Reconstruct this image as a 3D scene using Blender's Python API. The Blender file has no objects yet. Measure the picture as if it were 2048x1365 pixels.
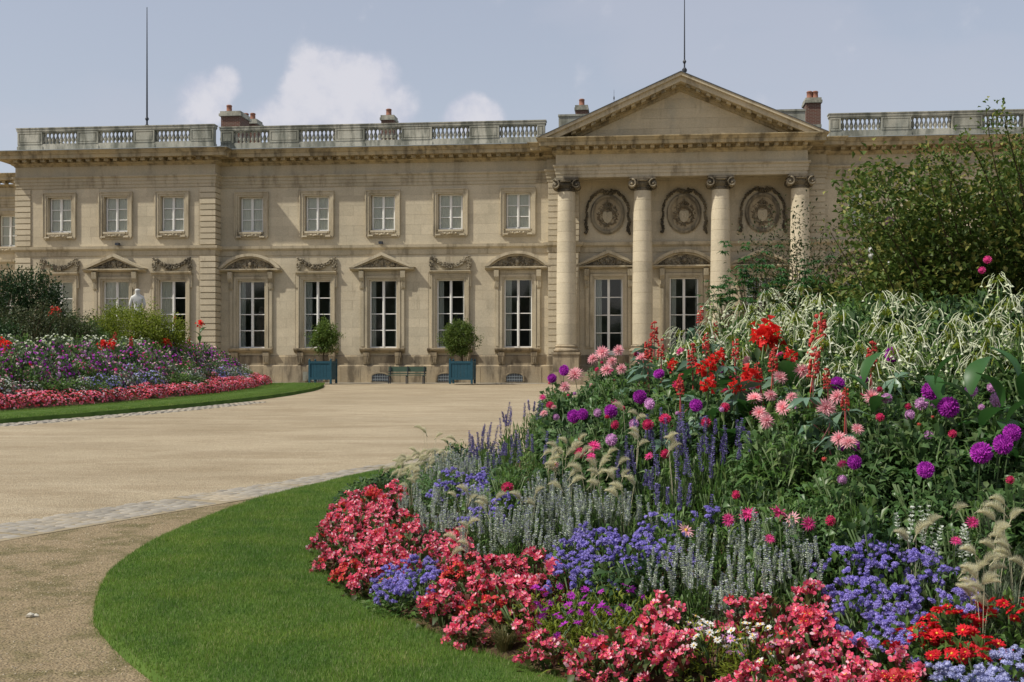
import bpy, math, random
import numpy as np
from mathutils import Vector, Matrix, Euler
random.seed(7)
R = np.random.RandomState(11)
sc = bpy.context.scene
col = sc.collection
# ------------------------------------------------------------------ camera
F = 2400.0; UC = 1024.0; VH = 735.0          # focal length in px, horizon row of the 2048 px picture
cam = bpy.data.cameras.new('camera'); co = bpy.data.objects.new('camera', cam); col.objects.link(co)
co.location = (0, 0, 0); co.rotation_euler = (math.pi / 2, 0, 0)
cam.sensor_width = 36; cam.lens = 36 * F / 2048; cam.shift_y = (VH - 682.5) / 2048
cam.clip_start = 0.1; cam.clip_end = 3000
sc.camera = co
# ------------------------------------------------------------------ light
TH = math.atan(0.108); CT, ST = math.cos(TH), math.sin(TH)
trav = Vector((2.1 * CT + 1.0 * ST, -2.1 * ST + 1.0 * CT, -2.7)).normalized()
sun = bpy.data.lights.new('sun', 'SUN'); sun.energy = 3.5; sun.angle = math.radians(0.8); sun.color = (1.0, 0.95, 0.85)
so = bpy.data.objects.new('sun', sun); col.objects.link(so); so.rotation_euler = trav.to_track_quat('-Z', 'Y').to_euler()
so.location = (-30, -10, 40)
w = bpy.data.worlds.new('World'); sc.world = w; w.use_nodes = True
wn = w.node_tree.nodes; wl = w.node_tree.links
for n in list(wn): wn.remove(n)
def wnode(t, **k):
    n = wn.new(t)
    for a, b in k.items(): setattr(n, a, b)
    return n
def wmath(op, a, b=None, c=None, clamp=False):
    n = wn.new('ShaderNodeMath'); n.operation = op; n.use_clamp = clamp
    for i, x in enumerate((a, b, c)):
        if x is None: continue
        if isinstance(x, (int, float)): n.inputs[i].default_value = x
        else: wl.new(x, n.inputs[i])
    return n.outputs[0]
sky = wnode('ShaderNodeTexSky', sky_type='NISHITA', sun_disc=False)
sky.sun_elevation = math.asin(-trav.z); sky.sun_rotation = math.atan2(-trav.x, -trav.y)
sky.air_density = 1.0; sky.dust_density = 1.2; sky.ozone_density = 2.2
tc = wnode('ShaderNodeTexCoord'); D_ = tc.outputs['Generated']
nz = wnode('ShaderNodeTexNoise'); nz.inputs['Scale'].default_value = 26; nz.inputs['Detail'].default_value = 8; nz.inputs['Roughness'].default_value = 0.6
wl.new(D_, nz.inputs['Vector'])
nzl = wnode('ShaderNodeTexNoise'); nzl.inputs['Scale'].default_value = 2.6; nzl.inputs['Detail'].default_value = 5; nzl.inputs['Roughness'].default_value = 0.5
mp = wnode('ShaderNodeMapping'); mp.inputs['Scale'].default_value = (1, 1, 2.4); mp.inputs['Location'].default_value = (0.35, 0.2, 0.15)
wl.new(D_, mp.inputs['Vector']); wl.new(mp.outputs[0], nzl.inputs['Vector'])
def blob(u, v, r):
    c = Vector(((u - UC) / F, 1, (VH - v) / F)).normalized()
    n = wn.new('ShaderNodeVectorMath'); n.operation = 'DISTANCE'; wl.new(D_, n.inputs[0]); n.inputs[1].default_value = c
    q = wmath('DIVIDE', n.outputs['Value'], r / F)
    return wmath('MAXIMUM', wmath('SUBTRACT', 1.0, wmath('MULTIPLY', q, q)), 0.0)
acc = None
for (u, v, r) in [(625, 135, 52), (700, 138, 56), (760, 140, 42), (650, 185, 85), (745, 195, 85), (580, 225, 70), (690, 240, 120), (420, 185, 62), (395, 215, 62), (455, 165, 34), (935, 232, 46), (975, 245, 45), (905, 245, 40), (938, 222, 44), (960, 238, 50), (800, 235, 60), (520, 240, 45)]:
    b = blob(u, v, r * 1.12); acc = b if acc is None else wmath('ADD', acc, b)
cum = wmath('ADD', acc, wmath('MULTIPLY', wmath('SUBTRACT', nz.outputs['Fac'], 0.5), 2.6))
def wramp(x, a, b):
    n = wn.new('ShaderNodeMapRange'); n.interpolation_type = 'SMOOTHSTEP'; n.inputs[1].default_value = a; n.inputs[2].default_value = b
    wl.new(x, n.inputs[0]); return n.outputs[0]
cm = wmath('MULTIPLY', wramp(cum, 0.2, 1.5), 0.85)
veil = wmath('MULTIPLY', wramp(nzl.outputs['Fac'], 0.34, 0.62), 0.66)
big = None
for (u, v, r) in [(150, 60, 420), (1700, 60, 420), (1980, 130, 380)]:
    b = blob(u, v, r); big = b if big is None else wmath('ADD', big, b)
veil2 = wmath('MULTIPLY', wramp(wmath('ADD', big, wmath('MULTIPLY', wmath('SUBTRACT', nzl.outputs['Fac'], 0.5), 1.5)), 0.1, 1.1), 0.5)
veil = wmath('MAXIMUM', wmath('MAXIMUM', veil, veil2), 0.5)
bgs = wnode('ShaderNodeBackground'); bgs.inputs['Strength'].default_value = 0.145
tint = wnode('ShaderNodeMix', data_type='RGBA', blend_type='MULTIPLY'); tint.inputs[0].default_value = 1.0
tint.inputs[7].default_value = (1.04, 0.86, 0.72, 1)
wl.new(sky.outputs[0], tint.inputs[6])
m1 = wnode('ShaderNodeMix', data_type='RGBA'); wl.new(veil, m1.inputs[0]); wl.new(tint.outputs[2], m1.inputs[6]); m1.inputs[7].default_value = (3.0, 3.12, 3.65, 1)
ccol = wnode('ShaderNodeMix', data_type='RGBA'); wl.new(wramp(wmath('ADD', nz.outputs['Fac'], wmath('MULTIPLY', cum, 0.12)), 0.45, 0.85), ccol.inputs[0]); ccol.inputs[6].default_value = (3.1, 3.25, 3.85, 1); ccol.inputs[7].default_value = (4.15, 4.1, 4.4, 1)
m2 = wnode('ShaderNodeMix', data_type='RGBA'); wl.new(cm, m2.inputs[0]); wl.new(m1.outputs[2], m2.inputs[6]); wl.new(ccol.outputs[2], m2.inputs[7])
wl.new(m2.outputs[2], bgs.inputs['Color'])
wo = wnode('ShaderNodeOutputWorld'); wl.new(bgs.outputs[0], wo.inputs['Surface'])
vs = sc.view_settings; vs.view_transform = 'Standard'; vs.look = 'None'; vs.exposure = 0.27; vs.gamma = 1.0; vs.use_curve_mapping = False
# ------------------------------------------------------------------ materials
class Mat:
    def __init__(s, name):
        s.m = bpy.data.materials.new(name); s.m.use_nodes = True; s.n = s.m.node_tree.nodes; s.l = s.m.node_tree.links
        s.b = s.n['Principled BSDF']; s.out = s.n['Material Output']
        s.pos = s.n.new('ShaderNodeNewGeometry')
    def noise(s, scale, detail=4, vec=None, rough=0.55):
        n = s.n.new('ShaderNodeTexNoise'); n.inputs['Scale'].default_value = scale; n.inputs['Detail'].default_value = detail; n.inputs['Roughness'].default_value = rough
        s.l.new(vec if vec is not None else s.pos.outputs['Position'], n.inputs['Vector']); return n.outputs['Fac']
    def scaled(s, x, y, z):
        n = s.n.new('ShaderNodeMapping'); n.inputs['Scale'].default_value = (x, y, z); s.l.new(s.pos.outputs['Position'], n.inputs['Vector']); return n.outputs[0]
    def ramp(s, x, a, b, lo=0.0, hi=1.0):
        n = s.n.new('ShaderNodeMapRange'); n.interpolation_type = 'SMOOTHSTEP'
        for i, q in enumerate((a, b, lo, hi)): n.inputs[i + 1].default_value = q
        s.l.new(x, n.inputs[0]); return n.outputs[0]
    def math(s, op, a, b=None):
        n = s.n.new('ShaderNodeMath'); n.operation = op
        for i, x in enumerate((a, b)):
            if x is None: continue
            if isinstance(x, (int, float)): n.inputs[i].default_value = x
            else: s.l.new(x, n.inputs[i])
        return n.outputs[0]
    def mix(s, f, a, b, mode='MIX'):
        n = s.n.new('ShaderNodeMix'); n.data_type = 'RGBA'; n.blend_type = mode
        for i, x in ((0, f), (6, a), (7, b)):
            if isinstance(x, (int, float)): n.inputs[i].default_value = x
            elif isinstance(x, tuple): n.inputs[i].default_value = (*x, 1)
            else: s.l.new(x, n.inputs[i])
        return n.outputs[2]
    def rand(s):
        n = s.n.new('ShaderNodeObjectInfo'); return n.outputs['Random']
    def bump(s, h, strength, dist):
        n = s.n.new('ShaderNodeBump'); n.inputs['Strength'].default_value = strength; n.inputs['Distance'].default_value = dist
        s.l.new(h, n.inputs['Height']); s.l.new(n.outputs[0], s.b.inputs['Normal'])
    def done(s, c, rough=0.9, spec=0.2):
        if isinstance(c, tuple): s.b.inputs['Base Color'].default_value = (*c, 1)
        else: s.l.new(c, s.b.inputs['Base Color'])
        s.b.inputs['Roughness'].default_value = rough; s.b.inputs['Specular IOR Level'].default_value = spec
        return s.m
def stone(name, c1, c2, dark, lo, hi, amt, grey=(0.30, 0.30, 0.24), greyamt=0.35):
    m = Mat(name)
    c = m.mix(m.ramp(m.noise(0.45, 5), 0.35, 0.65), c1, c2)
    c = m.mix(m.math('MULTIPLY', m.ramp(m.noise(0.9, 6, m.scaled(1, 1, 0.6)), 0.45, 0.7), greyamt), c, grey)
    c = m.mix(m.math('MULTIPLY', m.ramp(m.noise(1.3, 7, m.scaled(1.6, 1.6, 0.35), 0.65), lo, hi), amt), c, dark)
    r = m.rand()
    c = m.mix(1.0, c, m.mix(r, (0.91, 0.905, 0.89), (1.06, 1.05, 1.03)), 'MULTIPLY')
    fine = m.noise(14, 6, None, 0.7)
    c = m.mix(1.0, c, m.mix(m.ramp(fine, 0.3, 0.7), (0.88, 0.88, 0.88), (1.06, 1.06, 1.06)), 'MULTIPLY')
    m.bump(fine, 0.35, 0.02)
    return m.done(c, 0.92, 0.15)
M = {}
M['wall'] = stone('wall_stone', (0.57, 0.505, 0.375), (0.51, 0.445, 0.325), (0.19, 0.15, 0.10), 0.56, 0.80, 0.5, (0.38, 0.345, 0.26))
M['trim'] = stone('carved_stone', (0.53, 0.465, 0.34), (0.46, 0.40, 0.285), (0.17, 0.14, 0.095), 0.48, 0.70, 0.65, (0.30, 0.275, 0.20))
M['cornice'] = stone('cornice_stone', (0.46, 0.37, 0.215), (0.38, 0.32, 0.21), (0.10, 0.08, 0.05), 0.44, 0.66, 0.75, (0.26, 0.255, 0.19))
M['frieze'] = stone('frieze_stone', (0.54, 0.475, 0.345), (0.47, 0.41, 0.295), (0.17, 0.145, 0.105), 0.5, 0.76, 0.4, (0.36, 0.345, 0.28), 0.5)
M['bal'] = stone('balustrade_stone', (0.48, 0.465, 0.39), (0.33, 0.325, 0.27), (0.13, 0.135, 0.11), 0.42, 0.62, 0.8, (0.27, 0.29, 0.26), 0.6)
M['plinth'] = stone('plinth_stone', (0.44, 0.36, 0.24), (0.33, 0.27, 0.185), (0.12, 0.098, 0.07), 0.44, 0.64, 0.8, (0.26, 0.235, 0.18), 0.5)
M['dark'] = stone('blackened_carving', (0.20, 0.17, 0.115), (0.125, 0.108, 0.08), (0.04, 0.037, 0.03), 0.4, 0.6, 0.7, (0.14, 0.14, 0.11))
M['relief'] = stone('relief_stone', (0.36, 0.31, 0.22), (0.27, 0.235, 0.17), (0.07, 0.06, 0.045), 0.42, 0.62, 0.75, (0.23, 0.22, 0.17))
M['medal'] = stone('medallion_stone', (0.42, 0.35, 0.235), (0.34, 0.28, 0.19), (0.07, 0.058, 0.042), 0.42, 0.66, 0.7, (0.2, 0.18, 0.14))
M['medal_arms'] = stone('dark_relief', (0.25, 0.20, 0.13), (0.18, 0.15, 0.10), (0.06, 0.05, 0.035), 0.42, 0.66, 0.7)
M['column'] = stone('column_stone', (0.58, 0.515, 0.385), (0.51, 0.45, 0.33), (0.24, 0.20, 0.14), 0.55, 0.8, 0.5, (0.44, 0.39, 0.29))
def plain(name, c, rough=0.7, spec=0.3, var=0.12, sc_=6):
    m = Mat(name); c_ = m.mix(m.noise(sc_, 5), tuple(x * (1 - var) for x in c), tuple(min(1, x * (1 + var)) for x in c))
    return m.done(c_, rough, spec)
M['lead'] = plain('lead_flashing', (0.28, 0.32, 0.34), 0.5, 0.5, 0.25, 2)
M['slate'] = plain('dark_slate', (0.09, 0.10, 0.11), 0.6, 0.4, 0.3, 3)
M['white'] = plain('white_paint', (0.80, 0.79, 0.74), 0.5, 0.4, 0.06)
M['curtain'] = plain('grey_curtain', (0.50, 0.52, 0.50), 0.9, 0.1, 0.12, 4)
M['blind'] = plain('pale_blind', (0.80, 0.78, 0.66), 0.9, 0.1, 0.08, 3)
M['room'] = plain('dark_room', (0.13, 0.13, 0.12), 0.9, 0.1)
M['iron'] = plain('dark_iron', (0.03, 0.035, 0.045), 0.5, 0.4)
M['pot'] = plain('terracotta', (0.27, 0.13, 0.09), 0.85, 0.2, 0.25)
M['tub'] = plain('teal_painted_wood', (0.015, 0.07, 0.10), 0.55, 0.35, 0.22, 5)
M['bench'] = plain('green_painted_wood', (0.06, 0.10, 0.07), 0.6, 0.3)
M['marble'] = plain('weathered_marble', (0.62, 0.62, 0.58), 0.8, 0.2, 0.12, 3)
M['soil'] = plain('dark_soil', (0.09, 0.058, 0.035), 0.95, 0.1, 0.4, 9)
m = Mat('old_brick'); t = m.n.new('ShaderNodeTexBrick'); t.inputs['Scale'].default_value = 1.0
t.inputs['Brick Width'].default_value = 0.22; t.inputs['Row Height'].default_value = 0.075; t.inputs['Mortar Size'].default_value = 0.008
t.inputs['Color1'].default_value = (0.12, 0.066, 0.05, 1); t.inputs['Color2'].default_value = (0.13, 0.05, 0.035, 1); t.inputs['Mortar'].default_value = (0.22, 0.19, 0.15, 1)
cx = m.n.new('ShaderNodeCombineXYZ'); sx = m.n.new('ShaderNodeSeparateXYZ'); m.l.new(m.pos.outputs['Position'], sx.inputs[0])
m.l.new(m.math('ADD', sx.outputs[0], sx.outputs[1]), cx.inputs[0]); m.l.new(sx.outputs[2], cx.inputs[1]); m.l.new(cx.outputs[0], t.inputs['Vector'])
M['brick'] = m.done(t.outputs['Color'], 0.9)
# glass: real reflective pane one can see through
m = Mat('window_glass'); tr = m.n.new('ShaderNodeBsdfTransparent'); tr.inputs[0].default_value = (0.93, 0.94, 0.92, 1)
gl = m.n.new('ShaderNodeBsdfGlossy'); gl.inputs['Roughness'].default_value = 0.04; fr = m.n.new('ShaderNodeFresnel'); fr.inputs[0].default_value = 1.5
ms = m.n.new('ShaderNodeMixShader'); m.l.new(m.math('MULTIPLY', fr.outputs[0], 0.9), ms.inputs[0]); m.l.new(tr.outputs[0], ms.inputs[1]); m.l.new(gl.outputs[0], ms.inputs[2]); m.l.new(ms.outputs[0], m.out.inputs[0])
M['glass'] = m.m
def leafmat(name, c1, c2, trans=0.25, rough=0.5, c3=None, spec=0.3):
    m = Mat(name); isl = m.pos.outputs['Random Per Island']
    c = m.mix(isl, c1, c2)
    if c3: c = m.mix(m.ramp(isl, 0.8, 0.82), c, c3)
    c = m.mix(1.0, c, m.mix(m.rand(), (0.85, 0.85, 0.85), (1.12, 1.12, 1.12)), 'MULTIPLY')
    m.done(c, rough, spec)
    t = m.n.new('ShaderNodeBsdfTranslucent'); m.l.new(c, t.inputs[0])
    ms = m.n.new('ShaderNodeMixShader'); ms.inputs[0].default_value = trans
    m.l.new(m.b.outputs[0], ms.inputs[1]); m.l.new(t.outputs[0], ms.inputs[2]); m.l.new(ms.outputs[0], m.out.inputs[0])
    return m.m
L = {}
L['green'] = leafmat('mid_green_leaf', (0.065, 0.15, 0.028), (0.17, 0.28, 0.065), 0.38, 0.45, c3=(0.16, 0.22, 0.07), spec=0.4)
L['dkgreen'] = leafmat('dark_green_leaf', (0.022, 0.055, 0.018), (0.05, 0.10, 0.03))
L['dahl'] = leafmat('dahlia_leaf', (0.055, 0.135, 0.035), (0.16, 0.27, 0.095), 0.38, 0.4, c3=(0.15, 0.22, 0.08), spec=0.5)
L['bronze'] = leafmat('begonia_leaf', (0.045, 0.075, 0.018), (0.10, 0.105, 0.03), c3=(0.11, 0.035, 0.02))
L['grey'] = leafmat('grey_green_leaf', (0.09, 0.13, 0.08), (0.17, 0.21, 0.12))
L['yellow'] = leafmat('yellow_green_leaf', (0.15, 0.21, 0.018), (0.28, 0.33, 0.045), 0.4)
L['rose'] = leafmat('rose_leaf', (0.06, 0.115, 0.02), (0.15, 0.20, 0.045), 0.35, c3=(0.28, 0.28, 0.07))
L['olive'] = leafmat('olive_leaf', (0.045, 0.065, 0.025), (0.095, 0.11, 0.045))
L['orange_leaf'] = leafmat('orange_tree_leaf', (0.07, 0.13, 0.025), (0.17, 0.24, 0.05), 0.4)
L['castor'] = leafmat('castor_leaf', (0.07, 0.14, 0.09), (0.14, 0.23, 0.15), 0.15, 0.35)
L['canna'] = leafmat('canna_leaf', (0.03, 0.10, 0.02), (0.06, 0.16, 0.04), 0.3, 0.4)
L['grass'] = leafmat('lawn_blade', (0.10, 0.205, 0.028), (0.20, 0.34, 0.058), 0.4, 0.6, c3=(0.27, 0.33, 0.13))
_m = L['grass']; _n, _l = _m.node_tree.nodes, _m.node_tree.links          # worn, drier patches run through the turf
_g = _n.new('ShaderNodeNewGeometry'); _z = _n.new('ShaderNodeTexNoise'); _z.inputs['Scale'].default_value = 1.7; _z.inputs['Detail'].default_value = 7; _z.inputs['Roughness'].default_value = 0.65; _l.new(_g.outputs['Position'], _z.inputs['Vector'])
_r = _n.new('ShaderNodeMapRange'); _r.inputs[1].default_value = 0.38; _r.inputs[2].default_value = 0.64; _l.new(_z.outputs['Fac'], _r.inputs[0])
_x = _n.new('ShaderNodeMix'); _x.data_type = 'RGBA'; _x.inputs[6].default_value = (0.72, 0.80, 0.8, 1); _x.inputs[7].default_value = (1.25, 1.08, 1.0, 1); _l.new(_r.outputs[0], _x.inputs[0])
_q = _n.new('ShaderNodeMix'); _q.data_type = 'RGBA'; _q.blend_type = 'MULTIPLY'; _q.inputs[0].default_value = 1.0; _b = _n['Principled BSDF']; _src = _b.inputs['Base Color'].links[0].from_socket
_l.new(_src, _q.inputs[6]); _l.new(_x.outputs[2], _q.inputs[7]); _l.new(_q.outputs[2], _b.inputs['Base Color'])
for _k in _n:
    if _k.type == 'BSDF_TRANSLUCENT': _l.new(_q.outputs[2], _k.inputs[0])
L['dry'] = leafmat('dry_grass', (0.16, 0.13, 0.05), (0.10, 0.11, 0.04))
L['plume'] = leafmat('grass_plume', (0.62, 0.60, 0.40), (0.80, 0.76, 0.56), 0.4, 0.8, spec=0.05)
L['stem'] = leafmat('green_stem', (0.06, 0.11, 0.03), (0.09, 0.13, 0.05), 0.0)
L['redstem'] = leafmat('red_stem', (0.18, 0.05, 0.05), (0.25, 0.09, 0.09), 0.0)
L['bark'] = plain('brown_bark', (0.10, 0.075, 0.045), 0.9, 0.1, 0.35, 9)
L['coral'] = leafmat('coral_petal', (0.76, 0.075, 0.16), (0.86, 0.27, 0.38), 0.3, 0.5, c3=(0.92, 0.56, 0.63))
L['redbeg'] = leafmat('red_petal', (0.62, 0.035, 0.045), (0.76, 0.10, 0.12), 0.3)
L['ager'] = leafmat('lavender_puff', (0.27, 0.22, 0.62), (0.46, 0.40, 0.80), 0.25, 0.8, spec=0.05)
L['ager2'] = leafmat('pale_lavender_puff', (0.38, 0.40, 0.66), (0.55, 0.57, 0.80), 0.25, 0.8, spec=0.05)
L['silver'] = leafmat('silver_floret', (0.45, 0.51, 0.40), (0.70, 0.75, 0.64), 0.2, 0.8, c3=(0.34, 0.34, 0.52), spec=0.05)
L['whitesal'] = leafmat('white_floret', (0.55, 0.62, 0.52), (0.75, 0.78, 0.7), 0.2, 0.8, spec=0.05)
L['blue'] = leafmat('violet_floret', (0.15, 0.12, 0.33), (0.28, 0.24, 0.50), 0.2, 0.8, spec=0.05)
L['pink'] = leafmat('pale_pink_petal', (0.86, 0.36, 0.42), (0.90, 0.56, 0.58), 0.35, 0.6, spec=0.1)
L['pinkc'] = leafmat('deep_pink_petal', (0.80, 0.17, 0.25), (0.86, 0.28, 0.34), 0.35, 0.6, spec=0.1)
L['purple'] = leafmat('purple_petal', (0.34, 0.02, 0.36), (0.52, 0.06, 0.52), 0.3, 0.6, spec=0.1)
L['magenta'] = leafmat('magenta_petal', (0.66, 0.03, 0.20), (0.80, 0.12, 0.36), 0.3, 0.6, spec=0.1)
L['lilac'] = leafmat('lilac_petal', (0.55, 0.22, 0.52), (0.72, 0.42, 0.68), 0.3, 0.6, spec=0.1)
L['red'] = leafmat('scarlet_petal', (0.60, 0.015, 0.025), (0.74, 0.035, 0.05), 0.3, 0.5, spec=0.1)
L['canred'] = leafmat('canna_petal', (0.70, 0.02, 0.022), (0.82, 0.05, 0.035), 0.4, 0.45)
L['capsule'] = leafmat('castor_capsule', (0.42, 0.045, 0.04), (0.58, 0.10, 0.085), 0.15, 0.8, spec=0.1)
L['nico'] = leafmat('white_tube_flower', (0.62, 0.68, 0.42), (0.86, 0.87, 0.76), 0.4, 0.6, c3=(0.32, 0.44, 0.13), spec=0.1)
L['whitep'] = leafmat('white_petal', (0.74, 0.73, 0.70), (0.84, 0.83, 0.80), 0.3)
L['yellowc'] = leafmat('yellow_centre', (0.66, 0.38, 0.04), (0.75, 0.50, 0.06), 0.1)
# ------------------------------------------------------------------ mesh helpers
def mk(name, groups, mats, smooth=False):
    """groups: list of (V (n,3), F (m,k), material index)"""
    me = bpy.data.meshes.new(name)
    vs_, idx, tot, mi, off = [], [], [], [], 0
    for V, Fc, k in groups:
        V = np.asarray(V, float).reshape(-1, 3)
        if isinstance(Fc, np.ndarray):
            idx.append((Fc + off).ravel()); tot.append(np.full(len(Fc), Fc.shape[1])); mi.append(np.full(len(Fc), k))
        else:
            for f in Fc: idx.append(np.array(f) + off)
            tot.append(np.array([len(f) for f in Fc], int)); mi.append(np.full(len(Fc), k))
        vs_.append(V); off += len(V)
    V = np.concatenate(vs_); I = np.concatenate(idx).astype(np.int32); T = np.concatenate(tot).astype(np.int32); K = np.concatenate(mi).astype(np.int32)
    me.vertices.add(len(V)); me.vertices.foreach_set('co', V.astype(np.float32).ravel())
    me.loops.add(len(I)); me.loops.foreach_set('vertex_index', I)
    me.polygons.add(len(T)); st = np.concatenate([[0], np.cumsum(T)[:-1]]).astype(np.int32)
    me.polygons.foreach_set('loop_start', st); me.polygons.foreach_set('loop_total', T)
    for q in (mats if isinstance(mats, (list, tuple)) else [mats]): me.materials.append(q)
    me.polygons.foreach_set('material_index', K)
    if smooth: me.polygons.foreach_set('use_smooth', np.ones(len(T), bool))
    me.update(calc_edges=True); me.validate()
    return me
class MB:
    def __init__(s): s.v = []; s.f = []; s.k = []; s.mi = 0
    def add(s, vs_, fs):
        o = len(s.v); s.v += [tuple(q) for q in vs_]; s.f += [tuple(i + o for i in f) for f in fs]; s.k += [s.mi] * len(fs); return s
    def box(s, x0, x1, d0, d1, z0, z1):          # d measured outward (local -y)
        y0, y1 = -d1, -d0
        return s.add([(x0, y0, z0), (x1, y0, z0), (x1, y1, z0), (x0, y1, z0), (x0, y0, z1), (x1, y0, z1), (x1, y1, z1), (x0, y1, z1)],
                     [(0, 3, 2, 1), (4, 5, 6, 7), (0, 1, 5, 4), (1, 2, 6, 5), (2, 3, 7, 6), (3, 0, 4, 7)])
    def prism(s, poly, d0, d1):                  # polygon in (x,z), extruded in d
        n = len(poly); a = [(x, -d1, z) for x, z in poly] + [(x, -d0, z) for x, z in poly]
        return s.add(a, [tuple(range(n)), tuple(range(2 * n - 1, n - 1, -1))] + [(i, n + i, n + (i + 1) % n, (i + 1) % n) for i in range(n)])
    def sweep(s, prof, path, closed_ends=True):  # prof (out,h), path (s,d)
        P = [Vector((a, b)) for a, b in path]; n = len(prof); rings = []
        for i, p in enumerate(P):
            ns = []
            if i > 0: t = (P[i] - P[i - 1]).normalized(); ns.append(Vector((-t.y, t.x)))
            if i < len(P) - 1: t = (P[i + 1] - P[i]).normalized(); ns.append(Vector((-t.y, t.x)))
            m_ = ns[0] if len(ns) == 1 else (ns[0] + ns[1]) / (1 + ns[0].dot(ns[1]))
            rings.append([(p.x + m_.x * o, -(p.y + m_.y * o), h) for o, h in prof])
        vs_ = [q for r in rings for q in r]; fs = []
        for i in range(len(P) - 1):
            for j in range(n):
                a, b = i * n + j, i * n + (j + 1) % n; fs.append((a, b, b + n, a + n))
        if closed_ends: fs += [tuple(range(n - 1, -1, -1)), tuple(range((len(P) - 1) * n, len(P) * n))]
        return s.add(vs_, fs)
    def lathe(s, prof, cx=0, cy=0, seg=16, z0=0, sy=1.0):        # prof (r,z)
        n = len(prof); vs_ = []
        for r, z in prof:
            for i in range(seg):
                a = 2 * math.pi * i / seg; vs_.append((cx + r * math.cos(a), cy + r * sy * math.sin(a), z0 + z))
        fs = [(j * seg + i, j * seg + (i + 1) % seg, (j + 1) * seg + (i + 1) % seg, (j + 1) * seg + i) for j in range(n - 1) for i in range(seg)]
        fs += [tuple(range(seg - 1, -1, -1)), tuple((n - 1) * seg + i for i in range(seg))]
        return s.add(vs_, fs)
    def tube(s, pts, r, seg=6, r1=None):
        P = [Vector(p) for p in pts]; n = len(P); vs_ = []
        for i, p in enumerate(P):
            t = (P[min(i + 1, n - 1)] - P[max(i - 1, 0)]).normalized()
            a = t.cross(Vector((0.13, 0.31, 0.94)));
            if a.length < 0.05: a = t.cross(Vector((1, 0, 0)))
            a.normalize(); b = t.cross(a)
            rr = r if r1 is None else r + (r1 - r) * i / max(1, n - 1)
            for k in range(seg):
                q = 2 * math.pi * k / seg; vs_.append(p + a * math.cos(q) * rr + b * math.sin(q) * rr)
        fs = [(j * seg + i, j * seg + (i + 1) % seg, (j + 1) * seg + (i + 1) % seg, (j + 1) * seg + i) for j in range(n - 1) for i in range(seg)]
        fs += [tuple(range(seg - 1, -1, -1)), tuple((n - 1) * seg + i for i in range(seg))]
        return s.add(vs_, fs)
    def blob(s, c, r, jit=0.25, sx=1, sy=1, sz=1):            # rough low-poly lump
        ph = (1 + 5 ** 0.5) / 2
        V = [(-1, ph, 0), (1, ph, 0), (-1, -ph, 0), (1, -ph, 0), (0, -1, ph), (0, 1, ph), (0, -1, -ph), (0, 1, -ph), (ph, 0, -1), (ph, 0, 1), (-ph, 0, -1), (-ph, 0, 1)]
        E = Euler((random.random() * 6, random.random() * 6, random.random() * 6)).to_matrix()
        vs_ = []
        for q in V:
            q = E @ Vector(q).normalized() * r * (1 + random.uniform(-jit, jit)); vs_.append((c[0] + q.x * sx, c[1] + q.y * sy, c[2] + q.z * sz))
        return s.add(vs_, [(0, 11, 5), (0, 5, 1), (0, 1, 7), (0, 7, 10), (0, 10, 11), (1, 5, 9), (5, 11, 4), (11, 10, 2), (10, 7, 6), (7, 1, 8), (3, 9, 4), (3, 4, 2), (3, 2, 6), (3, 6, 8), (3, 8, 9), (4, 9, 5), (2, 4, 11), (6, 2, 10), (8, 6, 7), (9, 8, 1)])
    def mesh(s, name, mats, smooth=False):
        me = bpy.data.meshes.new(name); me.from_pydata(s.v, [], s.f)
        for q in (mats if isinstance(mats, (list, tuple)) else [mats]): me.materials.append(q)
        me.polygons.foreach_set('material_index', s.k)
        if smooth: me.polygons.foreach_set('use_smooth', [True] * len(s.f))
        me.update(); return me
def ob(name, me, parent=None, loc=(0, 0, 0), rot=(0, 0, 0), scale=(1, 1, 1)):
    o = bpy.data.objects.new(name, me); col.objects.link(o); o.location = loc; o.rotation_euler = rot; o.scale = scale
    if parent: o.parent = parent
    return o
def tag(o, label, cat, group=None):
    o['label'] = label; o['category'] = cat
    if group: o['group'] = group
    return o
def struct(o): o['kind'] = 'structure'; return o
def stuff(o): o['kind'] = 'stuff'; return o
def smooth_by_angle(me):
    me.polygons.foreach_set('use_smooth', [True] * len(me.polygons)); me.update()
    try: me.set_sharp_from_angle(angle=math.radians(35))
    except Exception: pass
    return me
UNIT = {}
def piece(name, x0, x1, d0, d1, z0, z1, mat, parent, bev=0.0):
    key = mat
    if key not in UNIT: UNIT[key] = MB().box(-0.5, 0.5, -0.5, 0.5, -0.5, 0.5).mesh('block_' + mat, M[mat])
    return ob(name, UNIT[key], parent, ((x0 + x1) / 2, -(d0 + d1) / 2, (z0 + z1) / 2), (0, 0, 0), (x1 - x0, d1 - d0, z1 - z0))
# ------------------------------------------------------------------ terrain
def gz(Y): return -1.825 + 0.0156 * Y if Y < 62.5 else -0.85
CX, CY, RB = 7.4, 12.5, 9.22                   # near bed: a round mound
def ebed(X, Y): return RB - math.hypot(X - CX, Y - CY)
def hcan(e): return float(np.interp(e, [-0.1, 0, 0.8, 1.4, 1.8, 2.5, 3.5, 4.5, 6], [0.2, 0.28, 0.58, 0.85, 1.2, 1.5, 1.85, 2.3, 2.45]))
def hsoil(e): return float(np.interp(e, [-0.2, 0, 0.8, 1.8, 4, 9], [0.0, 0.05, 0.22, 0.5, 0.9, 1.1]))
def eleft(X, Y): return min(54.8 - math.hypot(X + 66, Y - 50), (58.9 - Y) * 1.1)
def hcanL(e): return 0.12 + float(np.interp(e, [0, 0.6, 1.1, 1.8, 2.6, 4, 6], [0.38, 0.5, 0.85, 1.4, 1.8, 2.15, 2.3]))
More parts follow.
